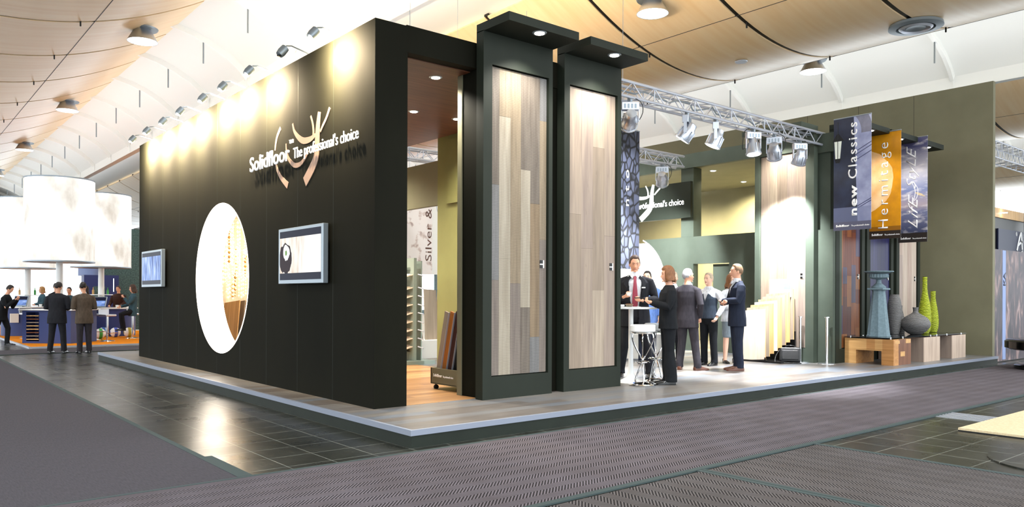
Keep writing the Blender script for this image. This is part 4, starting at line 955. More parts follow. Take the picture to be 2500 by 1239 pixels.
# trolley of sample boards in the doorway
t = thing('sample_trolley', 'olive wheeled box trolley lettered Solidfloor holding leaning boards', 'trolley', (1.97, 2.30, PZ))
mb = MB(); mb.box(0, 0.02, -0.32, 0.32, 0.085, 0.29); mb.box(0.5, 0.52, -0.32, 0.32, 0.085, 0.29); mb.box(0, 0.52, 0.30, 0.32, 0.085, 0.29); mb.box(0, 0.52, -0.32, -0.30, 0.085, 0.29); mb.box(0, 0.52, -0.32, 0.32, 0.075, 0.09)
mb.build('box', 'olive_paint', t)
for x, y in ((0.05, 0.26), (0.47, 0.26), (0.05, -0.26), (0.47, -0.26)):
    mb = MB(); mb.cyl((x, y-0.018, 0.03), (x, y-0.006, 0.03), 0.03, n=16); mb.cyl((x, y+0.006, 0.03), (x, y+0.018, 0.03), 0.03, n=16); mb.box(x-0.012, x+0.012, y-0.006, y+0.006, 0.03, 0.085); mb.build('castor', 'black', t, True)
text_obj('lettering', 'Solidfloor', (-0.003, 0.25, 0.175), (0, -1, 0), (0, 0, 1), 0.04, 'white_print', t, width=0.20, bold=0.03)
text_obj('lettering', 'The professional\'s choice', (-0.003, 0.03, 0.175), (0, -1, 0), (0, 0, 1), 0.026, 'white_print', t, width=0.24, bold=0.01)
wood('board_orange', 'c07c38', '9d5c22', 'z', 0.4, knots=False)
for i, (mt, lb) in enumerate([('oak_c', 'tan'), ('board_orange', 'orange'), ('dark_c', 'dark brown'), ('black', 'black-brown')]):
    o = MB(); o.box(0.0, 0.02, -0.045, 0.045, 0.0, 0.98)
    ob = o.build('sample_board', mt, loc=(2.02 + 0.02*i, 2.555 - 0.10*i, PZ+0.095)); ob.rotation_euler = (R(14), 0, 0)
    tag(ob, lb + ' sample board standing in the wheeled trolley', 'board', 'boards in the trolley')
    MB().box(-0.002, 0.02, -0.055, -0.045, 0.0, 0.982).build('edge_strip', 'steel_grey', ob)
# tall sample rack with tilted shelves
t = thing('sample_rack', 'tall grey-green rack with many tilted sample shelves in the doorway', 'rack', (3.85, 6.35, PZ))
rg = 'rack_paint'; base('rack_paint', '7f8b82', 0.5)
mb = MB(); mb.box(-0.06, 0.0, 0.33, 0.45, 0.071, 1.95); mb.box(-0.06, 0.0, -0.45, -0.33, 0.071, 1.95); mb.box(-0.06, 0.0, -0.33, 0.33, 1.78, 1.95); mb.box(-0.06, 0.0, -0.33, 0.33, 0.071, 0.22); mb.build('frame', rg, t)
mb = MB(); mb.box(-0.32, 0.35, -0.55, 0.45, 0.0, 0.07); mb.build('base', rg, t)
MB().box(0.1, 0.12, -0.45, 0.45, 0.07, 1.9).build('back_panel', rg, t)
for k in range(9):
    z = 0.33 + 0.155*k + (0.08 if k == 8 else 0)
    o = MB().box(-0.36, 0.0, -0.42, 0.42, 0, 0.018, Matrix.Rotation(R(-14), 4, 'Y')).build('shelf', 'board_light', t, loc=(0, 0, z))
    MB().cyl((0.0, -0.5, z), (0.06, -0.6, z-0.03), 0.012, n=6).build('support_pin', 'steel_grey', t)
# boards and glass cabinet deeper in that room
t = thing('glass_cabinet', 'blue-framed glass cabinet behind the yellow-green pillar', 'cabinet', (5.3, 8.3, PZ))
mb = MB()
for x in (-0.7, -0.15, 0.55): mb.box(x, x+0.06, -0.04, 0.04, 0.9, 1.85)
mb.box(-0.7, 0.61, -0.04, 0.04, 1.78, 1.85); mb.box(-0.7, 0.61, -0.04, 0.04, 0.85, 0.95); mb.build('frame', 'stone_blue', t)
MB().box(-0.64, 0.55, 0.0, 0.01, 0.95, 1.78).build('pane', 'white_glow', t); MB().box(-0.5, -0.38, -0.05, -0.04, 1.05, 1.7).build('brochure_column', 'black', t); MB().box(-0.7, 0.61, -0.2, 0.2, 0.0, 0.85).build('body', 'white_matt', t)
for i in range(4):
    o = MB().box(-0.15, 0.15, -0.01, 0.01, 0, 1.05).build('floor_board', ['oak_a', 'dark_c', 'oak_c', 'oak_b'][i], loc=(4.45 + 0.30*i, 7.2 + 0.1*(i % 2), PZ + 0.35)); o.rotation_euler = (R(-8), R(-9 + 6*i), 0)
    tag(o, ['greyish', 'dark brown', 'light', 'middle brown'][i] + ' board leaning below the tall pale banner', 'board', 'boards below the pale banner')
t = thing('display_plinth', 'low white plinth under the leaning boards in the doorway', 'plinth', (4.9, 7.2, PZ))
MB().box(-0.65, 0.65, -0.25, 0.25, 0.0, 0.36).build('body', 'white_matt', t)
# crystal chandelier and boards visible through the round opening
base('crystal', 'fff0d4', 0.08, 0.0, 0.8, emis='ffe2b0', es=0.9)
base('amber_bead', 'c98a34', 0.2)
t = thing('chandelier', 'sparkling crystal chandelier seen through the round opening', 'chandelier', (2.35, 10.0, 2.95))
for r, z in ((0.75, 0.0), (0.6, -0.55), (0.75, -1.05)):
    MB().tube([(r*math.cos(2*PI*i/40), r*math.sin(2*PI*i/40), z) for i in range(41)], 0.004, 6, False).build('ring', 'crystal', t, True)
for k in range(96):
    r, z0, n = ((0.75, 0.0, 11), (0.6, -0.5, 9), (0.75, -1.05, 7))[k % 3]; a = 2*PI*(k//3)/32 + (k % 3)*0.1; r *= random.uniform(0.6, 1.0); mb = MB(); z = z0
    for j in range(n):
        s = random.choice([0.022, 0.030, 0.040]); z -= s + 0.012; mb.lathe([(0.0, -s), (s*0.8, 0), (0, s)], (r*math.cos(a), r*math.sin(a), z), 6); z -= s
    mb.build('crystal_strand', 'amber_bead' if k % 5 == 1 else 'crystal', t)
MB().cyl((0, 0, 0), (0, 0, 1.24), 0.01, n=6).build('suspension_rod', 'chrome', t)
lamp('POINT', (2.35, 10.0, 2.3), None, 70, (1, 0.8, 0.5), 0.15, name='chandelier_light')
lamp('POINT', (2.2, 8.0, 2.9), None, 60, (1, 0.86, 0.62), 0.3, name='room_light')
t = thing('board_rack', 'slanted rack seen low through the round opening', 'rack', (2.35, 10.2, PZ))
MB().box(-0.35, 0.4, -0.7, 0.7, 0.0, 0.12).build('base', 'black', t); MB().box(0.42, 0.48, -0.7, 0.7, 0.0, 1.0).build('back_support', 'black', t)
for i in range(7):
    o = MB().box(0, 0.02, -0.45, 0.45, 0, 1.0 ).build('floor_board', ['board_oak', 'oak_b', 'board_oak', 'dark_d', 'oak_c', 'board_orange', 'board_oak'][i], loc=(2.05 + 0.075*i, 10.5 - 0.1*i, PZ + 0.13)); o.rotation_euler = (R(-4), R(6), 0)
    tag(o, ['frontmost', 'second', 'third', 'fourth', 'fifth', 'sixth', 'rearmost'][i] + ' board on the rack low in the round opening', 'board', 'boards seen through the round opening')

# ------------------------------------------------------------------ neighbouring stand at the left
noisy('orange_carpet', 'e08a1c', 'c97412', (8, 8, 8), 4, 0.9, spec=0.1)
noisy('felt_teal', '54706f', '2f4647', (7, 7, 7), 3, 0.9, 0.3, 6)
base('navy', '26346c', 0.5); base('navy_dark', '18203f', 0.5); base('red_print', 'b8402a', 0.6)
t = thing('platform', 'low neighbouring stand floor with orange carpet at the far left', 'platform', (0, 0, 0))
MB().box(-0.62, 14, 17.66, 34, 0.0, 0.045).build('base', 'steel_grey', t); MB().box(-0.56, 14, 17.72, 34, 0.045, 0.05).build('orange_carpet', 'orange_carpet', t)
def drum(label, x, y, z0, z1, r, zt, seed):
    t = thing('drum_lamp', label, 'drum lamp', (x, y, 0.05), 0, 'glowing drum shades on poles')
    MB().lathe([(0, 0), (0.16, 0), (0.13, 0.2), (0.10, 1.0), (0.09, z0), (0, z0)], n=20).build('pole', 'white_plastic', t, True)
    MB().lathe([(r, z0), (r, z1)], n=64, cap=False).build('drum_shade', 'drum_print', t, True)
    MB().lathe([(r-0.04, z1), (r+0.012, z1), (r+0.012, z1+0.035), (r-0.04, z1+0.035), (r-0.04, z1)], n=64, cap=False).build('top_ring', 'silver_frame', t, True)
    MB().lathe([(0.0, z0-0.035), (r+0.012, z0-0.035), (r+0.012, z0), (0.0, z0)], n=64).build('bottom_disc', 'silver_frame', t, True)
m = base('drum_print', '6c6c6c', 0.5); N = NT(m)
nz = N.new('ShaderNodeTexNoise'); nz.inputs['Scale'].default_value = 1.2; nz.inputs['Detail'].default_value = 5; N.link(mapped(N, (1, 1, 0.5)), nz.inputs['Vector'])
N.link(ramp(N, nz.outputs[0], [(0.30, '6d8a6a'), (0.37, 'b4aca0'), (0.47, 'dcd8d0'), (0.52, 'ffffff')]), N.b.inputs['Emission Color']); N.b.inputs['Emission Strength'].default_value = 1.15
drum('largest glowing white drum shade on a pole, in the middle of the three', 0.41, 19.6, 2.35, 4.69, 0.905, 0, 1)
drum('glowing drum shade at the left edge, partly hidden by the largest', 0.33, 24.8, 2.29, 4.6, 0.92, 0, 2)
drum('glowing drum shade right of the largest one', 2.26, 23.2, 2.33, 4.76, 0.92, 0, 3)
def counter(label, x, y, r, h, sx=1.0):
    t = thing('service_counter', label, 'counter', (x, y, 0.05))
    n = 40
    MB().rings([[(sx*r*math.cos(2*PI*j/n), r*math.sin(2*PI*j/n), z) for j in range(n)] for z in (0, h-0.04)]).build('body', 'navy', t, True)
    MB().rings([[(sx*(r+0.08)*math.cos(2*PI*j/n), (r+0.08)*math.sin(2*PI*j/n), z) for j in range(n)] for z in (h-0.035, h)]).build('counter_top', 'white_plastic', t, True)
    return t
t = counter('round navy counter with pale top under the left drum', 0.35, 24.8, 0.8, 0.97)
MB().box(-0.62, -0.38, -0.78, -0.70, 0.45, 0.75).build('poster', 'paper', t)
t = counter('round navy counter under the right drum', 2.40, 22.9, 0.85, 0.95)
t = thing('service_counter', 'navy counter with open shelf of sample boards, behind the two suited men', 'counter', (0.25, 19.35, 0.05), R(-44))
mb = MB(); mb.box(-0.72, 0.72, 0.02, 0.85, 0, 0.93); mb.box(-0.72, -0.60, -0.35, 0.02, 0, 0.93); mb.box(-0.22, 0.72, -0.35, 0.02, 0, 0.93); mb.box(-0.6, -0.22, -0.35, 0.02, 0, 0.06); mb.box(-0.6, -0.22, -0.35, 0.02, 0.88, 0.93); mb.build('body', 'navy', t)
MB().box(-0.80, 0.80, -0.42, 0.92, 0.93, 0.965).build('counter_top', 'white_plastic', t, bevel=0.01)
for k in range(8): MB().box(-0.59, -0.23, -0.36, 0.0, 0.10 + 0.095*k, 0.125 + 0.095*k).build('sample_board', ['board_oak', 'oak_a', 'dark_b', 'board_oak'][k % 4], t)
t = thing('wall_partition', 'rough teal-grey felt wall at the far left behind the neighbouring stand', 'wall', (3.6, 27, 0.05))
MB().box(-1.15, 3.4, 0, 0.2, 0.0, 3.98).build('panel', 'felt_teal', t)
MB().rings([[(-1.0 + 0.35*math.cos(a), -0.02 + 0.35*math.sin(a), z) for a in [PI*j/12 + PI for j in range(13)]] for z in (2.1, 2.6)], close=True).build('curved_panel', 'curved_blue', t, True)
t = thing('door_block', 'dark blue doorway box before the teal felt wall', 'door frame', (2.95, 26.1, 0.05))
MB().box(-0.66, 0.52, 0.0, 0.5, 0, 2.12).build('body', 'navy', t); MB().box(-0.35, 0.05, -0.01, 0.0, 0.2, 1.7).build('door_leaf', 'felt_teal', t); MB().cyl((0.33, -0.03, 1.5), (0.33, -0.03, 2.0), 0.02, n=8).build('handle', 'chrome', t)
def ltd_stool(label, x, y, rz):
    t = thing('chrome_stool', label, 'stool', (x, y, 0.05), rz, 'chrome stools of the neighbouring stand')
    MB().box(-0.18, 0.18, -0.17, 0.17, 0.74, 0.80).build('seat', 'alu', t, bevel=0.02); MB().box(-0.18, 0.18, 0.15, 0.17, 0.80, 0.95).build('backrest', 'alu', t)
    MB().lathe([(0, 0), (0.21, 0), (0.2, 0.015), (0.03, 0.04), (0.03, 0.74), (0, 0.74)], n=24).build('pedestal', 'chrome', t, True)
    MB().tube([(-0.12, -0.1, 0.25), (-0.12, -0.25, 0.25), (0.12, -0.25, 0.25), (0.12, -0.1, 0.25)], 0.012, 6).build('footrest', 'chrome', t)
ltd_stool('chrome bar stool right of the suited men, in front', 1.60, 19.25, 0.5); ltd_stool('chrome bar stool right of the suited men, behind', 1.50, 20.3, 0.9); ltd_stool('chrome bar stool at the left counter', 0.02, 22.6, 0.2); ltd_stool('chrome stool under the seated person near the wall edge', 2.62, 20.6, 1.4)
for i, (x, y, c_, lb) in enumerate([(1.75, 20.9, 'ball_green', 'white and green'), (2.05, 21.9, 'ball_blue', 'blue and white'), (2.32, 21.5, 'ball_blue2', 'white with blue stripes'), (2.68, 21.3, 'ball_yellow', 'white and yellow')]):
    cc = ['3fa84e', '3a70b8', '4a60c8', 'b8a838'][i]
    m = base(c_, 'ffffff', 0.3); N = NT(m); wv = N.new('ShaderNodeTexWave', bands_direction='X'); wv.inputs['Scale'].default_value = 1.6; N.link(mapped(N), wv.inputs['Vector']); N.link(ramp(N, wv.outputs[0], [(0.45, cc), (0.5, 'f4f4f4')]), N.b.inputs['Base Color'])
    o = MB().ell((0, 0, 0.16), 0.16, 0.16, 0.16, 20, 14).build('beach_ball', c_, smooth=True, loc=(x, y, 0.05)); tag(o, lb + ' inflated ball on the orange carpet', 'ball', 'balls on the orange carpet')
def pole_shelf(label, x, y, z, n):
    t = thing('pole_shelf', label, 'shelf', (x, y, z)); MB().lathe([(0.09, 0), (0.36, 0), (0.36, 0.025), (0.09, 0.025)], n=32, cap=False).build('disc', 'white_plastic', t, True)
    for k in range(n):
        a = 0.5 + k*2*PI/n
        b = MB().lathe([(0, 0), (0.035, 0), (0.035, 0.14), (0.012, 0.18), (0.012, 0.24), (0, 0.24)], n=12).build('drink_bottle', ['ball_green', 'board_oak', 'paper'][k % 3], smooth=True, loc=(x + 0.26*math.cos(a), y + 0.26*math.sin(a), z + 0.025))
        tag(b, ['green', 'golden', 'pale'][k % 3] + ' bottle on the small round shelf of ' + label.split(' on ')[1], 'bottle', 'bottles on the pole shelves')
pole_shelf('small white round shelf on the left drum pole', 0.33, 24.8, 1.40, 3); pole_shelf('small white round shelf on the right drum pole', 2.26, 23.2, 1.42, 3)
for x, y, z, lb in ((0.02, 24.3, 1.02, 'grey tilted monitor on the left counter'), (2.0, 22.4, 1.00, 'grey tilted monitor on the right counter')):
    t = thing('desk_monitor', lb, 'monitor', (x, y, z), R(-35)); T = Matrix.Rotation(R(-25), 4, 'X'); MB().box(-0.22, 0.22, -0.02, 0.02, 0.02, 0.40, T).build('housing', 'silver_frame', t); MB().box(-0.2, 0.2, -0.025, -0.02, 0.05, 0.37, T).build('display', 'picture_blue', t); MB().box(-0.1, 0.1, -0.02, 0.14, 0.0, 0.02).build('stand', 'silver_frame', t)
for k, (x, y, z) in enumerate([(0.62, 24.2, 1.02), (0.85, 24.4, 1.02), (2.55, 22.3, 1.0), (2.75, 22.45, 1.0), (2.95, 22.6, 1.0)]):
    o = MB().lathe([(0, 0), (0.04, 0), (0.05, 0.09), (0.045, 0.09), (0.035, 0.01), (0, 0.01)], n=14).build('cup', 'white_plastic', smooth=True, loc=(x, y, z)); tag(o, ['left of two white cups on the left navy counter', 'right of two white cups on the left navy counter', 'leftmost white cup on the right navy counter', 'middle white cup on the right navy counter', 'rightmost white cup on the right navy counter'][k], 'cup', 'cups on the left counter' if k < 2 else 'cups on the right counter')

# ------------------------------------------------------------------ neighbouring stand at the right
m = base('tree_photo', '5a4442', 0.5); N = NT(m)
nz = N.new('ShaderNodeTexNoise'); nz.inputs['Scale'].default_value = 2; nz.inputs['Detail'].default_value = 8; nz.inputs['Distortion'].default_value = 1.2; N.link(mapped(N, (2.5, 1, 0.8)), nz.inputs['Vector'])
N.link(ramp(N, nz.outputs[0], [(0.35, '17131f'), (0.52, '3a2c36'), (0.62, '6e5450'), (0.78, 'a89494')]), N.b.inputs['Base Color'])
t = thing('photo_wall', 'panel wall printed with bark and trunks photo at the right edge', 'photo wall', (14.95, 0.16, 0))
MB().box(0, 4.5, 0, 0.06, 0.02, 2.5).build('print_panel', 'tree_photo', t); MB().box(0.62, 0.82, -0.003, 0.0, 0.05, 2.49).build('pale_stripe', 'curved_blue', t)
text_obj('lettering', 'KA', (0.80, -0.006, 1.70), (0, 0, 1), (-1, 0, 0), 0.14, 'navy_dark', t, width=0.3, bold=0.03)
t = thing('counter_table', 'round black low table with thick top at the right edge', 'table', (14.2, -1.35, 0))
MB().lathe([(0, 0.40), (0.92, 0.40), (0.98, 0.43), (0.98, 0.56), (0.93, 0.60), (0, 0.60)], n=56).build('table_top', 'black_gloss', t, True)
MB().lathe([(0, 0), (0.78, 0.0), (0.82, 0.03), (0.82, 0.08), (0.76, 0.11), (0.2, 0.12), (0.2, 0.40), (0, 0.40)], n=48).build('base', 'black_gloss', t, True)
o = MB().box(-0.5, 0.4, -0.3, 0.35, 0, 0.02).build('paper_stack', 'paper', loc=(14.3, -1.2, 0.60)); tag(o, 'white sheets lying on the round black table', 'paper')
t = thing('signboard', 'black stand wall with white handwritten letters at the right edge', 'sign', (23.5, 3.0, 0))
MB().box(-0.6, 8, 0, 0.15, 0, 4.0).build('panel', 'black', t); MB().box(0.3, 8, -0.06, -0.01, 2.0, 3.65).build('raised_panel', 'navy_dark', t); MB().box(-0.6, 8, -0.05, 0.2, 4.0, 4.3).build('wood_edge', 'board_oak', t)
for P in ([(1.95, 3.0), (2.2, 3.45), (2.35, 3.6), (2.4, 3.3), (2.45, 3.05)], [(2.1, 3.2), (2.5, 3.35)], [(2.1, 2.85), (2.2, 2.5), (2.35, 2.45), (2.6, 2.9)], [(2.2, 2.9), (2.5, 3.0)]):
    mb = MB()
    for q in stroke(P, 0.05): mb.prism(q, lambda u, v, d: (u, -0.065 - d, v), 0, 0.01)
    mb.build('letter_stroke', 'white_print', t)
text_obj('trademark_sign', '®', (1.85, -0.066, 3.48), (1, 0, 0), (0, 0, 1), 0.14, 'white_print', t, width=0.14)
d = MB().lathe([(0, 0), (0.09, 0), (0.09, 0.02), (0, 0.02)], n=12).build('lens', 'lens', t, loc=(0.55, -0.15, 4.14))
truss('truss of the neighbouring stand at the right edge, running away', (21.5, 3.0, 6.05), (31.0, 3.0, 6.05), 0.5, cables=False)
truss('upright truss leg at the right edge', (26.0, 2.65, 0.0), (26.0, 2.65, 5.75), 0.35, cables=False)
par('spotlight on the neighbouring truss at the right edge', (24.2, 2.0, 5.3), (25.2, 3.6, 4), power=0, lit=False)
# ------------------------------------------------------------------ people
CL = {}
def cloth(name, c, rough=0.85):
    if name not in MATS:
        c1 = tuple(int(c[i:i+2], 16) for i in (0, 2, 4)); c2 = ''.join('%02x' % max(0, int(v*0.82)) for v in c1)
        noisy(name, c, c2, (18, 18, 5), 2, rough, 0.08, spec=0.2)
    return name
def remeshed(mb, name, mat, parent, vox, smooth_it=2, cutf=None):
    me = bpy.data.meshes.new(name); me.from_pydata(mb.v, [], mb.f)
    bm = bmesh.new(); bm.from_mesh(me); bmesh.ops.recalc_face_normals(bm, faces=bm.faces); bm.to_mesh(me); bm.free()
    o = bpy.data.objects.new(name, me); COL.objects.link(o)
    r = o.modifiers.new('r', 'REMESH'); r.mode = 'VOXEL'; r.voxel_size = vox; r.adaptivity = 0
    s = o.modifiers.new('s', 'SMOOTH'); s.iterations = smooth_it; s.factor = 0.5
    bpy.context.view_layer.update()
    me2 = bpy.data.meshes.new_from_object(o.evaluated_get(bpy.context.evaluated_depsgraph_get()))
    o.modifiers.clear(); o.data = me2; bpy.data.meshes.remove(me); me2.name = name
    if cutf:
        bm = bmesh.new(); bm.from_mesh(me2)
        bmesh.ops.delete(bm, geom=[f for f in bm.faces if cutf(f.calc_center_median())], context='FACES')
        bm.to_mesh(me2); bm.free()
    me2.materials.clear(); me2.materials.append(M[mat])
    me2.polygons.foreach_set('use_smooth', [True]*len(me2.polygons))
    o.parent = parent; return o
def head_pt(th, ph, g=0.0):
    """th azimuth (0 = face direction -y), ph elevation; returns point relative to head centre"""
    q = max(0.0, math.cos(ph))**(0.72 if ph > 0 else 0.9)
    x = math.sin(th)*q; y = -math.cos(th)*q; z = math.sin(ph)
    rx, ry, rz = 0.074, 0.094, 0.118
    p = Vector((x*rx, y*ry, z*rz))
    if z < -0.15:                                   # narrow the jaw, bring chin forward
        k = min(1, (-z-0.15)/0.85); p.x *= 1 - 0.28*k; p.y = p.y*(1 - 0.25*k) - 0.018*k if y < 0 else p.y*(1 - 0.55*k)
    if y < 0: p.y = max(p.y, -0.087 - 0.003*math.cos(th*2))
    if g: p = p*(1+g)
    return p
def add_tube(mb, pts, rs, n=14, ry=None):
    mb.tube(pts, rs, n, True, ry)
def torso_rings(mb, secs, lean=0.0):
    mb.rings([[Vector((cx + rx*math.cos(2*PI*j/28), cy + ry*math.sin(2*PI*j/28)*(1.0 if math.sin(2*PI*j/28) < 0 else 0.92), z)) for j in range(28)] for (cx, cy, z, rx, ry) in secs])
def hand(mb, wrist, d, palm_n, side, curl=0.6, s=1.0):
    """palm plus four fingers of unequal length and a side thumb; d = pointing dir, palm_n = palm normal"""
    d = Vector(d).normalized(); pn = Vector(palm_n); pn = (pn - d*pn.dot(d)).normalized(); a = d.cross(pn).normalized()*side
    w0 = Vector(wrist)
    mb.tube([w0 - d*0.02, w0 + d*0.02, w0 + d*0.05, w0 + d*0.088], [0.024, 0.034, 0.040, 0.036], 12, True, [0.018, 0.015, 0.015, 0.012])
    for k, (off, L) in enumerate(((0.029, 0.068), (0.010, 0.078), (-0.010, 0.072), (-0.028, 0.056))):
        b = w0 + d*0.085 + a*off; c1 = curl*(0.8 + 0.1*k); q = [b - d*0.01]; ang = 0.15; p = b
        for f in (0.42, 0.32, 0.26):
            ang += c1; p = p + (d*math.cos(ang) + pn*math.sin(ang))*L*f; q.append(p)
        mb.tube(q, [0.0095, 0.009, 0.0085, 0.0075], 8)
    b = w0 + d*0.03 + a*0.030
    mb.tube([b - a*0.01, b + a*0.018 + d*0.022 + pn*0.012, b + a*0.022 + d*0.045 + pn*0.028, b + a*0.012 + d*0.062 + pn*0.038], [0.012, 0.011, 0.010, 0.008], 8)
def person(label, loc, rotz, H=1.78, vox=0.009, hair='short', hairc='hair_brown', skin='skin', top='jacket', topc='suit_black', botc='suit_black', bottom='trousers',
           arms=None, feet=None, head=(0, 0), shirt=None, tie=None, shoec='shoe_black', face=True, build=1.0, lean=0.0, female=False, seated=False, hips_y=0.0):
    S = H/1.78; t = thing('person', label, 'person', loc, rotz); t.scale = (S, S, S)
    B = build; hs = vox
    sh = 0.175*B if female else 0.195*B
    ly = lambda z: -lean*max(0, z-0.95)
    arms = arms or {'l': [(0.25, 0.02, 1.16), (0.25, -0.05, 0.92)], 'r': [(-0.25, 0.02, 1.16), (-0.25, -0.05, 0.92)]}
    feet = feet or {'l': [(0.10, 0.0, 0.50), (0.11, 0.02, 0.09)], 'r': [(-0.10, 0.0, 0.50), (-0.11, 0.02, 0.09)]}
    hc = Vector((0, ly(1.65) - 0.012, 1.655))
    Rh = Matrix.Translation(hc) @ Matrix.Rotation(R(head[0]), 4, 'Z') @ Matrix.Rotation(R(head[1]), 4, 'X')
    # --- body: one continuous surface
    mb = MB()
    sec = [(0, 0, .84, .13*B, .10), (0, 0, .93, .165*B, .115), (0, 0, 1.02, .155*B, .105), (0, ly(1.15), 1.15, .135*B, .098), (0, ly(1.28), 1.28, .158*B, .115), (0, ly(1.38)+.005, 1.38, .172*B, .108), (0, ly(1.45)+.01, 1.45, .13*B, .08), (0, ly(1.49)+.012, 1.49, .065, .06)]
    torso_rings(mb, sec)
    mb.tube([(0, ly(1.44)+.02, 1.44), (0, ly(1.52)+.008, 1.53), hc + Vector((0, 0.008, -0.05))], [0.062, 0.055, 0.054], 14)
    rs = []
    for i in range(13):
        ph = -PI/2 + PI*i/12; rs.append([Rh @ head_pt(2*PI*j/24, ph) for j in range(24)])
    mb.rings(rs)
    if face:
        nose = [Rh @ Vector(p) for p in ((0, -0.082, 0.022), (0, -0.098, -0.002), (0, -0.108, -0.022), (0, -0.094, -0.033))]
        mb.tube(nose, [0.008, 0.010, 0.015, 0.011], 8)
        mb.tube([Rh @ Vector(p) for p in ((-0.045, -0.074, 0.034), (0, -0.086, 0.032), (0.045, -0.074, 0.034))], [0.009, 0.010, 0.009], 8)
        mb.ell(Rh @ Vector((0, -0.082, -0.092)), 0.022, 0.016, 0.014, 10, 6); mb.ell(Rh @ Vector((0, -0.088, -0.056)), 0.020, 0.008, 0.011, 10, 6)
    for sx in (-1, 1): mb.ell(Rh @ Vector((sx*0.076, 0.006, -0.008)), 0.010, 0.018, 0.032, 8, 6)
    hnd = {}
    for k, sg in (('l', 1), ('r', -1)):
        e, wv = Vector(arms[k][0]), Vector(arms[k][1]); s0 = Vector((sg*sh, ly(1.40)+.01, 1.385))
        mb.tube([Vector((sg*0.10, ly(1.41)+.01, 1.40)), s0, s0.lerp(e, .5), e, e.lerp(wv, .4), wv], [.05, .056, .046, .040, .036, .025], 12)
        d = (wv - e).normalized(); opt = arms[k][2] if len(arms[k]) > 2 else {}
        hand(mb, wv + d*0.01, opt.get('d', d), opt.get('n', Vector((-sg*1.0, 0, 0.1)) if abs(d.z) > .7 else Vector((-sg*.6, 0.4, 0.5))), opt.get('side', sg), opt.get('curl', 0.45))
        kn, an = Vector(feet[k][0]), Vector(feet[k][1]); h0 = Vector((sg*0.085, 0, 0.88))
        mb.tube([h0, h0.lerp(kn, .5), kn, kn.lerp(an, .35), an, an + Vector((0, 0, -0.05))], [.088*B, .074, .056, .054, .036, .036], 14)
    remeshed(mb, 'body', skin, t, max(hs, 0.0065) if face else hs, 1)
    # --- shoes
    for k, sg in (('l', 1), ('r', -1)):
        an = Vector(feet[k][1]); opt = feet[k][2] if len(feet[k]) > 2 else 0
        Rf = Matrix.Translation((an.x, an.y, an.z-0.09)) @ Matrix.Rotation(R(opt), 4, 'Z')
        mb = MB()
        if female and bottom == 'skirt':
            mb.rings([[Rf @ Vector((x*w_, y, z)) for x, z in ((-1, 0.0), (1, 0.0), (1, hz), (0.5, hz+0.012), (-0.5, hz+0.012), (-1, hz))] for (y, w_, hz) in ((0.06, .022, .085), (0.0, .03, .07), (-0.06, .036, .045), (-0.12, .034, .03), (-0.165, .015, .02))])
        else:
            mb.rings([[Rf @ Vector((x*w_, y, z)) for x, z in ((-1, 0.0), (1, 0.0), (1.05, hz*.5), (0.75, hz), (-0.75, hz), (-1.05, hz*.5))] for (y, w_, hz) in ((0.07, .03, .06), (0.05, .038, .085), (-0.02, .042, .09), (-0.08, .045, .065), (-0.15, .046, .045), (-0.20, .036, .035), (-0.225, .018, .025))])
        mb.build('shoe', shoec, t, True, ang=60)
    # --- lower clothing
    mb = MB(); 
    if bottom == 'trousers':
        torso_rings(mb, [(0, 0, .80, .12*B, .10), (0, 0, .88, .182*B, .128), (0, 0, .96, .178*B, .124), (0, 0, 1.06, .160*B, .112)])
        for k, sg in (('l', 1), ('r', -1)):
            kn, an = Vector(feet[k][0]), Vector(feet[k][1]); h0 = Vector((sg*0.088, 0, 0.90)); fl = 1.35 if female else 1.0
            mb.tube([h0, h0.lerp(kn, .5), kn, kn.lerp(an, .5), an + Vector((0, 0.005, 0.03)), an + Vector((0, 0.0, -0.045))], [.100*B, .088, .074, .068*fl, .066*fl, .070*fl], 16)
        remeshed(mb, 'trousers', botc, t, hs*1.2, 2)
    else:
        torso_rings(mb, [(0, 0, .52, .165, .125), (0, 0, .60, .175, .13), (0, 0, .88, .182*B, .13), (0, 0, .96, .172*B, .12), (0, 0, 1.08, .145*B, .108)])
        remeshed(mb, 'skirt', botc, t, hs*1.2, 1)
    # --- upper clothing
    def sleeves(mb, r, upto=0.985):
        for k, sg in (('l', 1), ('r', -1)):
            e, wv = Vector(arms[k][0]), Vector(arms[k][1]); s0 = Vector((sg*sh, ly(1.40)+.01, 1.385)); wv = e.lerp(wv, upto)
            mb.tube([Vector((sg*0.06, ly(1.44)+.012, 1.445)), Vector((sg*0.125, ly(1.43)+.012, 1.42)), s0, s0.lerp(e, .35), s0.lerp(e, .7), e, e.lerp(wv, .5), wv], [.045+r*.5, .05+r*.6, .055+r, .055+r, .048+r, .046+r, .041+r, .033+r], 16)
    if top in ('jacket', 'open_jacket', 'blouse'):
        inner = shirt or 'cloth_white'
        if top == 'open_jacket' or shirt:
            mb = MB()
            torso_rings(mb, [(0, 0, .90, .17*B, .122), (0, ly(1.05), 1.05, .160*B, .116), (0, ly(1.15), 1.15, .152*B, .118), (0, ly(1.28), 1.28, .168*B, .128), (0, ly(1.38), 1.38, .170*B, .116), (0, ly(1.46)+.008, 1.455, .115*B, .082), (0, ly(1.5), 1.50, .070, .068), (0, ly(1.53), 1.545, .062, .062)])
            remeshed(mb, 'shirt', inner, t, hs, 1)
        mb = MB(); lo = .74 if not female else .84; g = 1.0
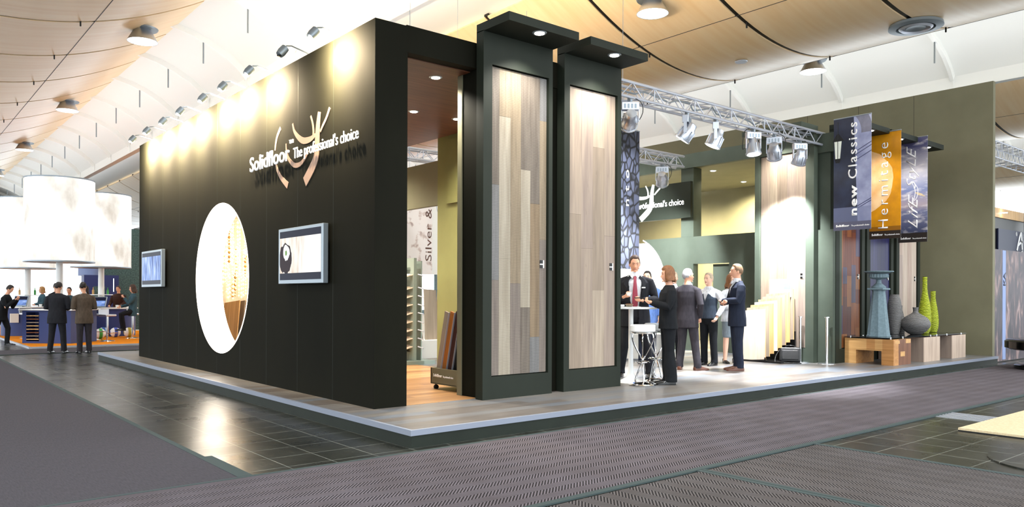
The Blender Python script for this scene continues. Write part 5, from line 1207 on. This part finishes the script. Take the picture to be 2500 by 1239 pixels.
        torso_rings(mb, [(0, .005, lo, .205*B, .150), (0, .005, .88, .200*B, .146), (0, ly(1.0), 1.02, .184*B, .134), (0, ly(1.13), 1.13, (.176 if not female else .155)*B, .132), (0, ly(1.28), 1.28, .190*B, .142), (0, ly(1.38)+.004, 1.38, .196*B, .130), (0, ly(1.45)+.012, 1.45, .145*B, .095), (0, ly(1.49)+.018, 1.50, .082, .072)])
        sleeves(mb, .012)
        cf = None
        if top == 'open_jacket': cf = lambda c: (c.y < ly(c.z) - 0.06 and abs(c.x) < 0.035 + max(0, min(c.z, 1.42) - 1.0)*0.10 + 0.02 and c.z > 0.7) or (c.z > 1.47 and c.y < 0.0)
        elif top == 'jacket' and shirt: cf = lambda c: (c.y < ly(c.z) - 0.05 and c.z > 1.18 and abs(c.x) < (c.z-1.18)*0.24) or (c.z > 1.48 and c.y < 0.0)
        remeshed(mb, 'jacket' if top != 'blouse' else 'blouse', topc, t, hs, 2, cf)
        if top == 'open_jacket':
            for sg in (-1, 1):
                mb = MB(); P = [(0.045, 1.46), (0.085, 1.42), (0.115, 1.30), (0.085, 1.18), (0.052, 1.05)]
                P2 = [(0.075, 1.49), (0.140, 1.42), (0.165, 1.36), (0.125, 1.22), (0.060, 1.05)]
                prof = lambda z: ly(z) - {0: .150}[0] + (0.0 if z < 1.30 else (z-1.30)*0.42)
                for i in range(4):
                    mb.quad([(sg*P[i][0], prof(P[i][1]) - .004, P[i][1]), (sg*P2[i][0], prof(P2[i][1]) + .006 + .02*i*0, P2[i][1]), (sg*P2[i+1][0], prof(P2[i+1][1]) + .006, P2[i+1][1]), (sg*P[i+1][0], prof(P[i+1][1]) - .004, P[i+1][1])])
                o = mb.build('lapel', topc, t); q = o.modifiers.new('s', 'SOLIDIFY'); q.thickness = 0.006
    elif top == 'vest':
        mb = MB()
        torso_rings(mb, [(0, 0, .92, .170*B, .122), (0, ly(1.15), 1.15, .155*B, .118), (0, ly(1.28), 1.28, .174*B, .130), (0, ly(1.38), 1.38, .182*B, .120), (0, ly(1.46)+.008, 1.455, .12*B, .085), (0, ly(1.5), 1.52, .068, .066)])
        sleeves(mb, .010); remeshed(mb, 'shirt', 'cloth_white', t, hs, 2)
        mb = MB()
        torso_rings(mb, [(0, 0, .90, .188*B, .140), (0, ly(1.15), 1.15, .168*B, .130), (0, ly(1.28), 1.28, .182*B, .143), (0, ly(1.36), 1.36, .150*B, .132), (0, ly(1.44)+.008, 1.44, .11*B, .10)])
        remeshed(mb, 'waistcoat', topc, t, hs, 1, lambda c: c.z > 1.415 or (c.y < -0.05 and c.z > 1.24 and abs(c.x) < (c.z-1.24)*0.35))
    if tie:
        mb = MB()
        P = [(0, -.092, 1.475, .018), (0, -.112, 1.445, .022), (0, -.135, 1.40, .020), (0, -.150, 1.28, .032), (0, -.146, 1.15, .040), (0, -.138, 1.05, .040), (0, -.136, 1.00, .004)]
        mb.rings([[(-w_, y + ly(z), z), (0, y - .008 + ly(z), z), (w_, y + ly(z), z), (0, y + .006 + ly(z), z)] for (x, y, z, w_) in P]); mb.build('tie', tie, t, True)
    if shirt and top != 'blouse':
        mb = MB()
        for sg in (-1, 1): mb.quad([(sg*.008, -.098 + ly(1.48), 1.485), (sg*.062, -.045 + ly(1.5), 1.525), (sg*.066, -.075 + ly(1.47), 1.475), (sg*.04, -.112 + ly(1.45), 1.44)])
        o = mb.build('collar', shirt, t); q = o.modifiers.new('s', 'SOLIDIFY'); q.thickness = 0.004
    # --- hair
    mb = MB(); rs = []
    for i in range(15):
        ph = -PI/2 + PI*i/14; ring = []
        for j in range(28):
            th = 2*PI*j/28; a = abs(((th + PI) % (2*PI)) - PI)        # 0 = front
            lim = {'short': (0.72, -0.10, -0.60), 'bald': (1.35, 0.20, -0.35), 'bob': (0.55, -0.75, -1.0), 'long': (0.60, -0.8, -1.1)}[hair]
            f = a/PI; b = lim[0] + (lim[1]-lim[0])*max(0, min(1, (f-0.22)/0.20)) if f < 0.42 else lim[1] + (lim[2]-lim[1])*(f-0.42)/0.58
            g = 0.10 if hair in ('short', 'bald') else 0.20
            if hair == 'bob' and f > 0.3: g += 0.12*max(0, -ph)
            nz = 0.035*noise.noise(Vector((math.sin(th)*2.2, math.cos(th)*2.2 + loc[1], ph*2.5 + loc[0])))
            on = ph > b
            if hair in ('bob', 'long') and f < 0.40: on = ph > lim[0] - f*0.4 or (f > 0.27 and ph > -0.9)
            p = head_pt(th, ph, g + nz if on else -0.12)
            if hair in ('bob', 'long') and on and ph < -0.3 and f > 0.3: p = Vector((math.sin(th)*(0.100 + nz*.6)*(1 - 0.25*max(0, -ph-0.7)), -math.cos(th)*(0.108 + nz*.6)*(1 - 0.25*max(0, -ph-0.7)) + 0.008, p.z*(1.02 if hair == 'bob' else 1.5) + nz*0.6))
            ring.append(Rh @ (p + Vector((0, 0.006, 0.004))))
        rs.append(ring)
    mb.rings(rs); mb.build('hair', hairc, t, True, ang=80)
    if face:
        mb = MB()
        for sx in (-1, 1): mb.ell(Rh @ Vector((sx*0.030, -0.0835, 0.010)), 0.012, 0.006, 0.0055 if face != 'down' else 0.003, 10, 6)
        mb.build('eye', 'eye_dark' if face != 'down' else hairc, t, True)
        MB().ell(Rh @ Vector((0, -0.092, -0.056)), 0.024, 0.007, 0.006, 12, 6).build('mouth', 'skin_lip', t, True)
        mb = MB()
        for sx in (-1, 1): mb.tube([Rh @ Vector((sx*0.014, -0.094, 0.034)), Rh @ Vector((sx*0.032, -0.090, 0.039)), Rh @ Vector((sx*0.048, -0.078, 0.034))], [0.003, 0.004, 0.002], 6)
        mb.build('eyebrow', hairc, t, True)
    return t
for nme, c in (('hair_brown', '4a3428'), ('hair_dark', '231a16'), ('hair_grey', 'b9b9bc'), ('hair_blond', 'b98a52'), ('hair_auburn', '8a5a34'), ('hair_light', 'c8b49a'), ('hair_sand', '8a6a4c')): noisy(nme, c, ''.join('%02x' % int(int(c[i:i+2], 16)*.7) for i in (0, 2, 4)), (60, 60, 12), 2, 0.6, 0.2)
for nme, c in (('suit_black', '26272c'), ('suit_navy', '222838'), ('suit_charcoal', '37343a'), ('suit_brown', '5e5247'), ('cloth_white', 'e9ecf2'), ('cloth_blue', '6c8ed0'), ('cloth_grey', '8d98a2'), ('vest_slate', '3c4654'), ('knit_black', '191b1f'), ('knit_brown', '40271f'), ('cloth_teal', '3a5560')): cloth(nme, c)
base('tie_red', '8c2f42', 0.5); base('tie_purple', '6c3a8c', 0.5); base('shoe_black', '121214', 0.2); base('shoe_brown', '5a3526', 0.3)

P = person
# man with the red tie: cup in his right hand, phone in his left
p1 = P('man in open dark suit and red tie, looking at a phone behind the bar table', (5.34, 1.96, PZ), R(-46), 1.90, 0.008, 'short', 'hair_brown', top='open_jacket', topc='suit_black', botc='suit_black', shirt='cloth_white', tie='tie_red', build=1.14,
       head=(4, 16), face='down', arms={'l': [(0.30, -0.02, 1.14), (0.10, -0.26, 1.12), {'d': (-0.6, -0.7, 0.05), 'n': (-0.3, 0.2, 0.9), 'curl': 0.75}], 'r': [(-0.31, 0.0, 1.12), (-0.17, -0.26, 1.17), {'d': (0.55, -0.75, 0.25), 'n': (0.3, 0.2, 0.9), 'curl': 0.7}]},
       feet={'l': [(0.17, -0.03, 0.50), (0.22, 0.0, 0.09), 15], 'r': [(-0.15, -0.02, 0.50), (-0.20, 0.05, 0.09), -15]})
def hold(p, label, name, cat_, local, builder):
    S = p.scale[0]; l = Matrix.Translation(p.location) @ Matrix.Rotation(p.rotation_euler[2], 4, 'Z') @ (Vector(local)*S)
    o = builder(); o.location = l; o.rotation_euler = (0, 0, p.rotation_euler[2]); tag(o, label, cat_); return o
hold(p1, 'black phone in the left hand of the man with the red tie', 'phone', 'phone', (0.025, -0.345, 1.155), lambda: MB().box(-0.05, 0.05, -0.024, 0.024, 0, 0.014).build('phone', 'black_gloss', bevel=0.004))
hold(p1, 'white cup in the right hand of the man with the red tie', 'cup', 'cup', (-0.10, -0.37, 1.19), lambda: MB().lathe([(0, 0), (0.025, 0), (0.045, 0.05), (0.042, 0.05), (0.022, 0.006), (0, 0.006)], n=20).build('cup', 'white_plastic', smooth=True))
hold(p1, 'small white name badge on the dark jacket of the man with the red tie', 'name_badge', 'badge', (0.12, -0.166, 1.30), lambda: MB().box(-0.028, 0.028, -0.004, 0.002, 0, 0.018).build('name_badge', 'white_plastic'))
p2 = P('woman in black suit with bobbed auburn hair, back half turned, at the bar table', (4.96, 0.99, PZ), R(-128), 1.69, 0.008, 'bob', 'hair_auburn', 'skin', 'blouse', 'knit_black', 'knit_black', female=True, build=1.06, head=(4, 4), face=True,
       arms={'l': [(0.23, -0.04, 1.17), (0.08, -0.26, 1.235), {'d': (-0.5, -0.8, 0.3), 'n': (-0.6, 0.1, 0.4), 'curl': 0.7}], 'r': [(-0.23, -0.04, 1.17), (-0.06, -0.26, 1.245), {'d': (0.5, -0.8, 0.2), 'n': (0.6, 0.1, 0.4), 'curl': 0.7}]},
       feet={'l': [(0.09, 0, 0.50), (0.10, 0.02, 0.09)], 'r': [(-0.09, 0, 0.50), (-0.10, 0.03, 0.09)]})
P('grey-haired man in charcoal suit seen from behind, one hand in his pocket', (6.98, 2.20, PZ), R(104), 1.74, 0.009, 'short', 'hair_grey', 'skin', 'jacket', 'suit_charcoal', 'suit_charcoal', shirt='cloth_white', shoec='shoe_brown', head=(-38, 2), build=1.0,
  arms={'l': [(0.26, 0.05, 1.15), (0.20, -0.06, 0.95)], 'r': [(-0.27, 0.07, 1.16), (-0.20, -0.06, 0.92)]}, feet={'l': [(0.10, 0.0, 0.5), (0.12, 0.06, 0.09), 20], 'r': [(-0.13, -0.02, 0.5), (-0.20, 0.02, 0.09), -35]})
P('waiter in white shirt and slate waistcoat facing the grey-haired man', (8.0, 2.50, PZ), R(-85), 1.70, 0.010, 'short', 'hair_light', 'skin_pale', 'vest', 'vest_slate', 'knit_black', head=(-8, 0),
  arms={'l': [(0.29, 0.06, 1.16), (0.21, -0.04, 0.95)], 'r': [(-0.25, 0.02, 1.15), (-0.16, -0.18, 1.02)]})
P('person in dark suit standing behind the grey-haired man, face half hidden', (8.05, 3.35, PZ), R(-50), 1.74, 0.012, 'short', 'hair_light', 'skin_pale', 'jacket', 'suit_black', 'suit_black', shirt='cloth_white')
P('man in navy suit with crossed arms and brown shoes', (7.56, 1.60, PZ), R(-128), 1.82, 0.008, 'short', 'hair_sand', 'skin', 'jacket', 'suit_navy', 'suit_navy', shirt='cloth_white', shoec='shoe_brown', head=(-4, 0),
  arms={'l': [(0.25, -0.06, 1.17), (-0.02, -0.24, 1.16), {'d': (-1, -0.1, 0.1), 'n': (0, 1, 0), 'curl': 0.3}], 'r': [(-0.26, -0.06, 1.16), (-0.02, -0.25, 1.12), {'d': (0.9, 0.05, 0.25), 'n': (0, 1, 0.1), 'curl': 0.3}]},
  feet={'l': [(0.07, 0, 0.5), (0.07, 0.02, 0.09), 6], 'r': [(-0.07, 0, 0.5), (-0.08, 0.03, 0.09), -6]})
P('woman in grey skirt and white blouse beside the navy-suited man', (8.68, 2.50, PZ), R(-25), 1.68, 0.010, 'long', 'hair_auburn', 'skin_pale', 'blouse', 'cloth_white', 'cloth_grey', 'skirt', female=True, head=(15, 4),
  arms={'l': [(0.20, -0.05, 1.15), (0.05, -0.2, 1.2)], 'r': [(-0.22, -0.03, 1.14), (-0.08, -0.22, 1.12)]})
P('person with blue shirt and dark hair behind the man with the red tie', (7.4, 3.45, PZ), R(-60), 1.74, 0.012, 'short', 'hair_dark', 'skin_pale', 'blouse', 'cloth_blue', 'suit_navy', head=(0, 5))
# neighbouring stand
P('man in black suit seen from behind at the far left counter', (-0.34, 15.4, 0.012), R(150), 1.72, 0.012, 'short', 'hair_dark', 'skin', 'jacket', 'suit_black', 'suit_black', head=(-10, 22), face=False, lean=0.10, build=1.12,
  arms={'l': [(0.27, 0.0, 1.14), (0.16, -0.24, 1.12)], 'r': [(-0.28, 0.0, 1.14), (-0.16, -0.22, 1.10)]}, feet={'l': [(0.12, 0, 0.5), (0.14, 0.05, 0.09)], 'r': [(-0.14, 0, 0.5), (-0.17, 0.02, 0.09)]})
P('man in brown-grey jacket seen from behind, bowing over papers at the left', (0.17, 15.0, 0.012), R(-172), 1.72, 0.012, 'short', 'hair_dark', 'skin', 'jacket', 'suit_brown', 'suit_charcoal', shirt='cloth_white', head=(-35, 22), face=False, lean=0.12, build=1.05,
  arms={'l': [(0.26, 0.0, 1.14), (0.12, -0.26, 1.14)], 'r': [(-0.27, -0.02, 1.14), (-0.14, -0.28, 1.13)]})
P('man in black at the left picture edge, hand at his face', (-1.02, 19.45, 0.012), R(60), 1.68, 0.014, 'short', 'hair_dark', 'skin', 'jacket', 'knit_black', 'knit_black', head=(0, 30), face=False, lean=0.3,
  arms={'l': [(0.22, -0.2, 1.12), (0.08, -0.4, 1.35)], 'r': [(-0.22, -0.2, 1.12), (-0.08, -0.4, 1.35)]}, feet={'l': [(0.12, -0.12, 0.5), (0.12, -0.1, 0.09)], 'r': [(-0.12, 0.1, 0.5), (-0.12, 0.25, 0.09)]})
P('blond woman in dark top standing behind the left counter', (0.95, 26.1, 0.05), R(-80), 1.66, 0.014, 'bob', 'hair_blond', 'skin', 'blouse', 'cloth_teal', 'suit_navy', female=True, arms={'l': [(0.22, -0.05, 1.14), (0.05, -0.25, 1.1)], 'r': [(-0.22, -0.05, 1.14), (-0.05, -0.25, 1.1)]})
P('dark-haired man in dark jacket between the two nearest suited men and the pole', (0.62, 21.4, 0.05), R(30), 1.74, 0.014, 'short', 'hair_dark', 'skin', 'jacket', 'suit_black', 'suit_black')
P('short-haired man in grey shirt behind the bowing man', (1.05, 21.8, 0.05), R(-30), 1.62, 0.014, 'short', 'hair_dark', 'skin', 'blouse', 'cloth_teal', 'suit_black', head=(0, 10))
P('dark-haired woman in black left of the right drum pole', (1.55, 21.95, 0.05), R(-50), 1.66, 0.014, 'long', 'hair_dark', 'skin', 'blouse', 'knit_black', 'knit_black', female=True)
P('man in brown shirt with badge behind the right counter', (3.05, 24.3, 0.05), R(-40), 1.70, 0.014, 'short', 'hair_brown', 'skin', 'blouse', 'knit_brown', 'knit_brown', head=(0, 8), build=1.1, arms={'l': [(0.27, -0.05, 1.14), (0.2, -0.28, 1.05)], 'r': [(-0.27, -0.05, 1.14), (-0.2, -0.28, 1.05)]})
P('person in dark clothes on a stool beside the edge of the dark wall', (2.62, 20.55, 0.05), R(-95), 1.70, 0.014, 'long', 'hair_brown', 'skin', 'blouse', 'cloth_teal', 'knit_black', head=(0, 10),
  arms={'l': [(0.2, -0.15, 1.14), (0.1, -0.28, 1.35)], 'r': [(-0.22, -0.1, 1.12), (-0.15, -0.35, 1.05)]}, feet={'l': [(0.13, -0.35, 0.80), (0.12, -0.30, 0.35)], 'r': [(-0.13, -0.35, 0.80), (-0.12, -0.30, 0.35)]})
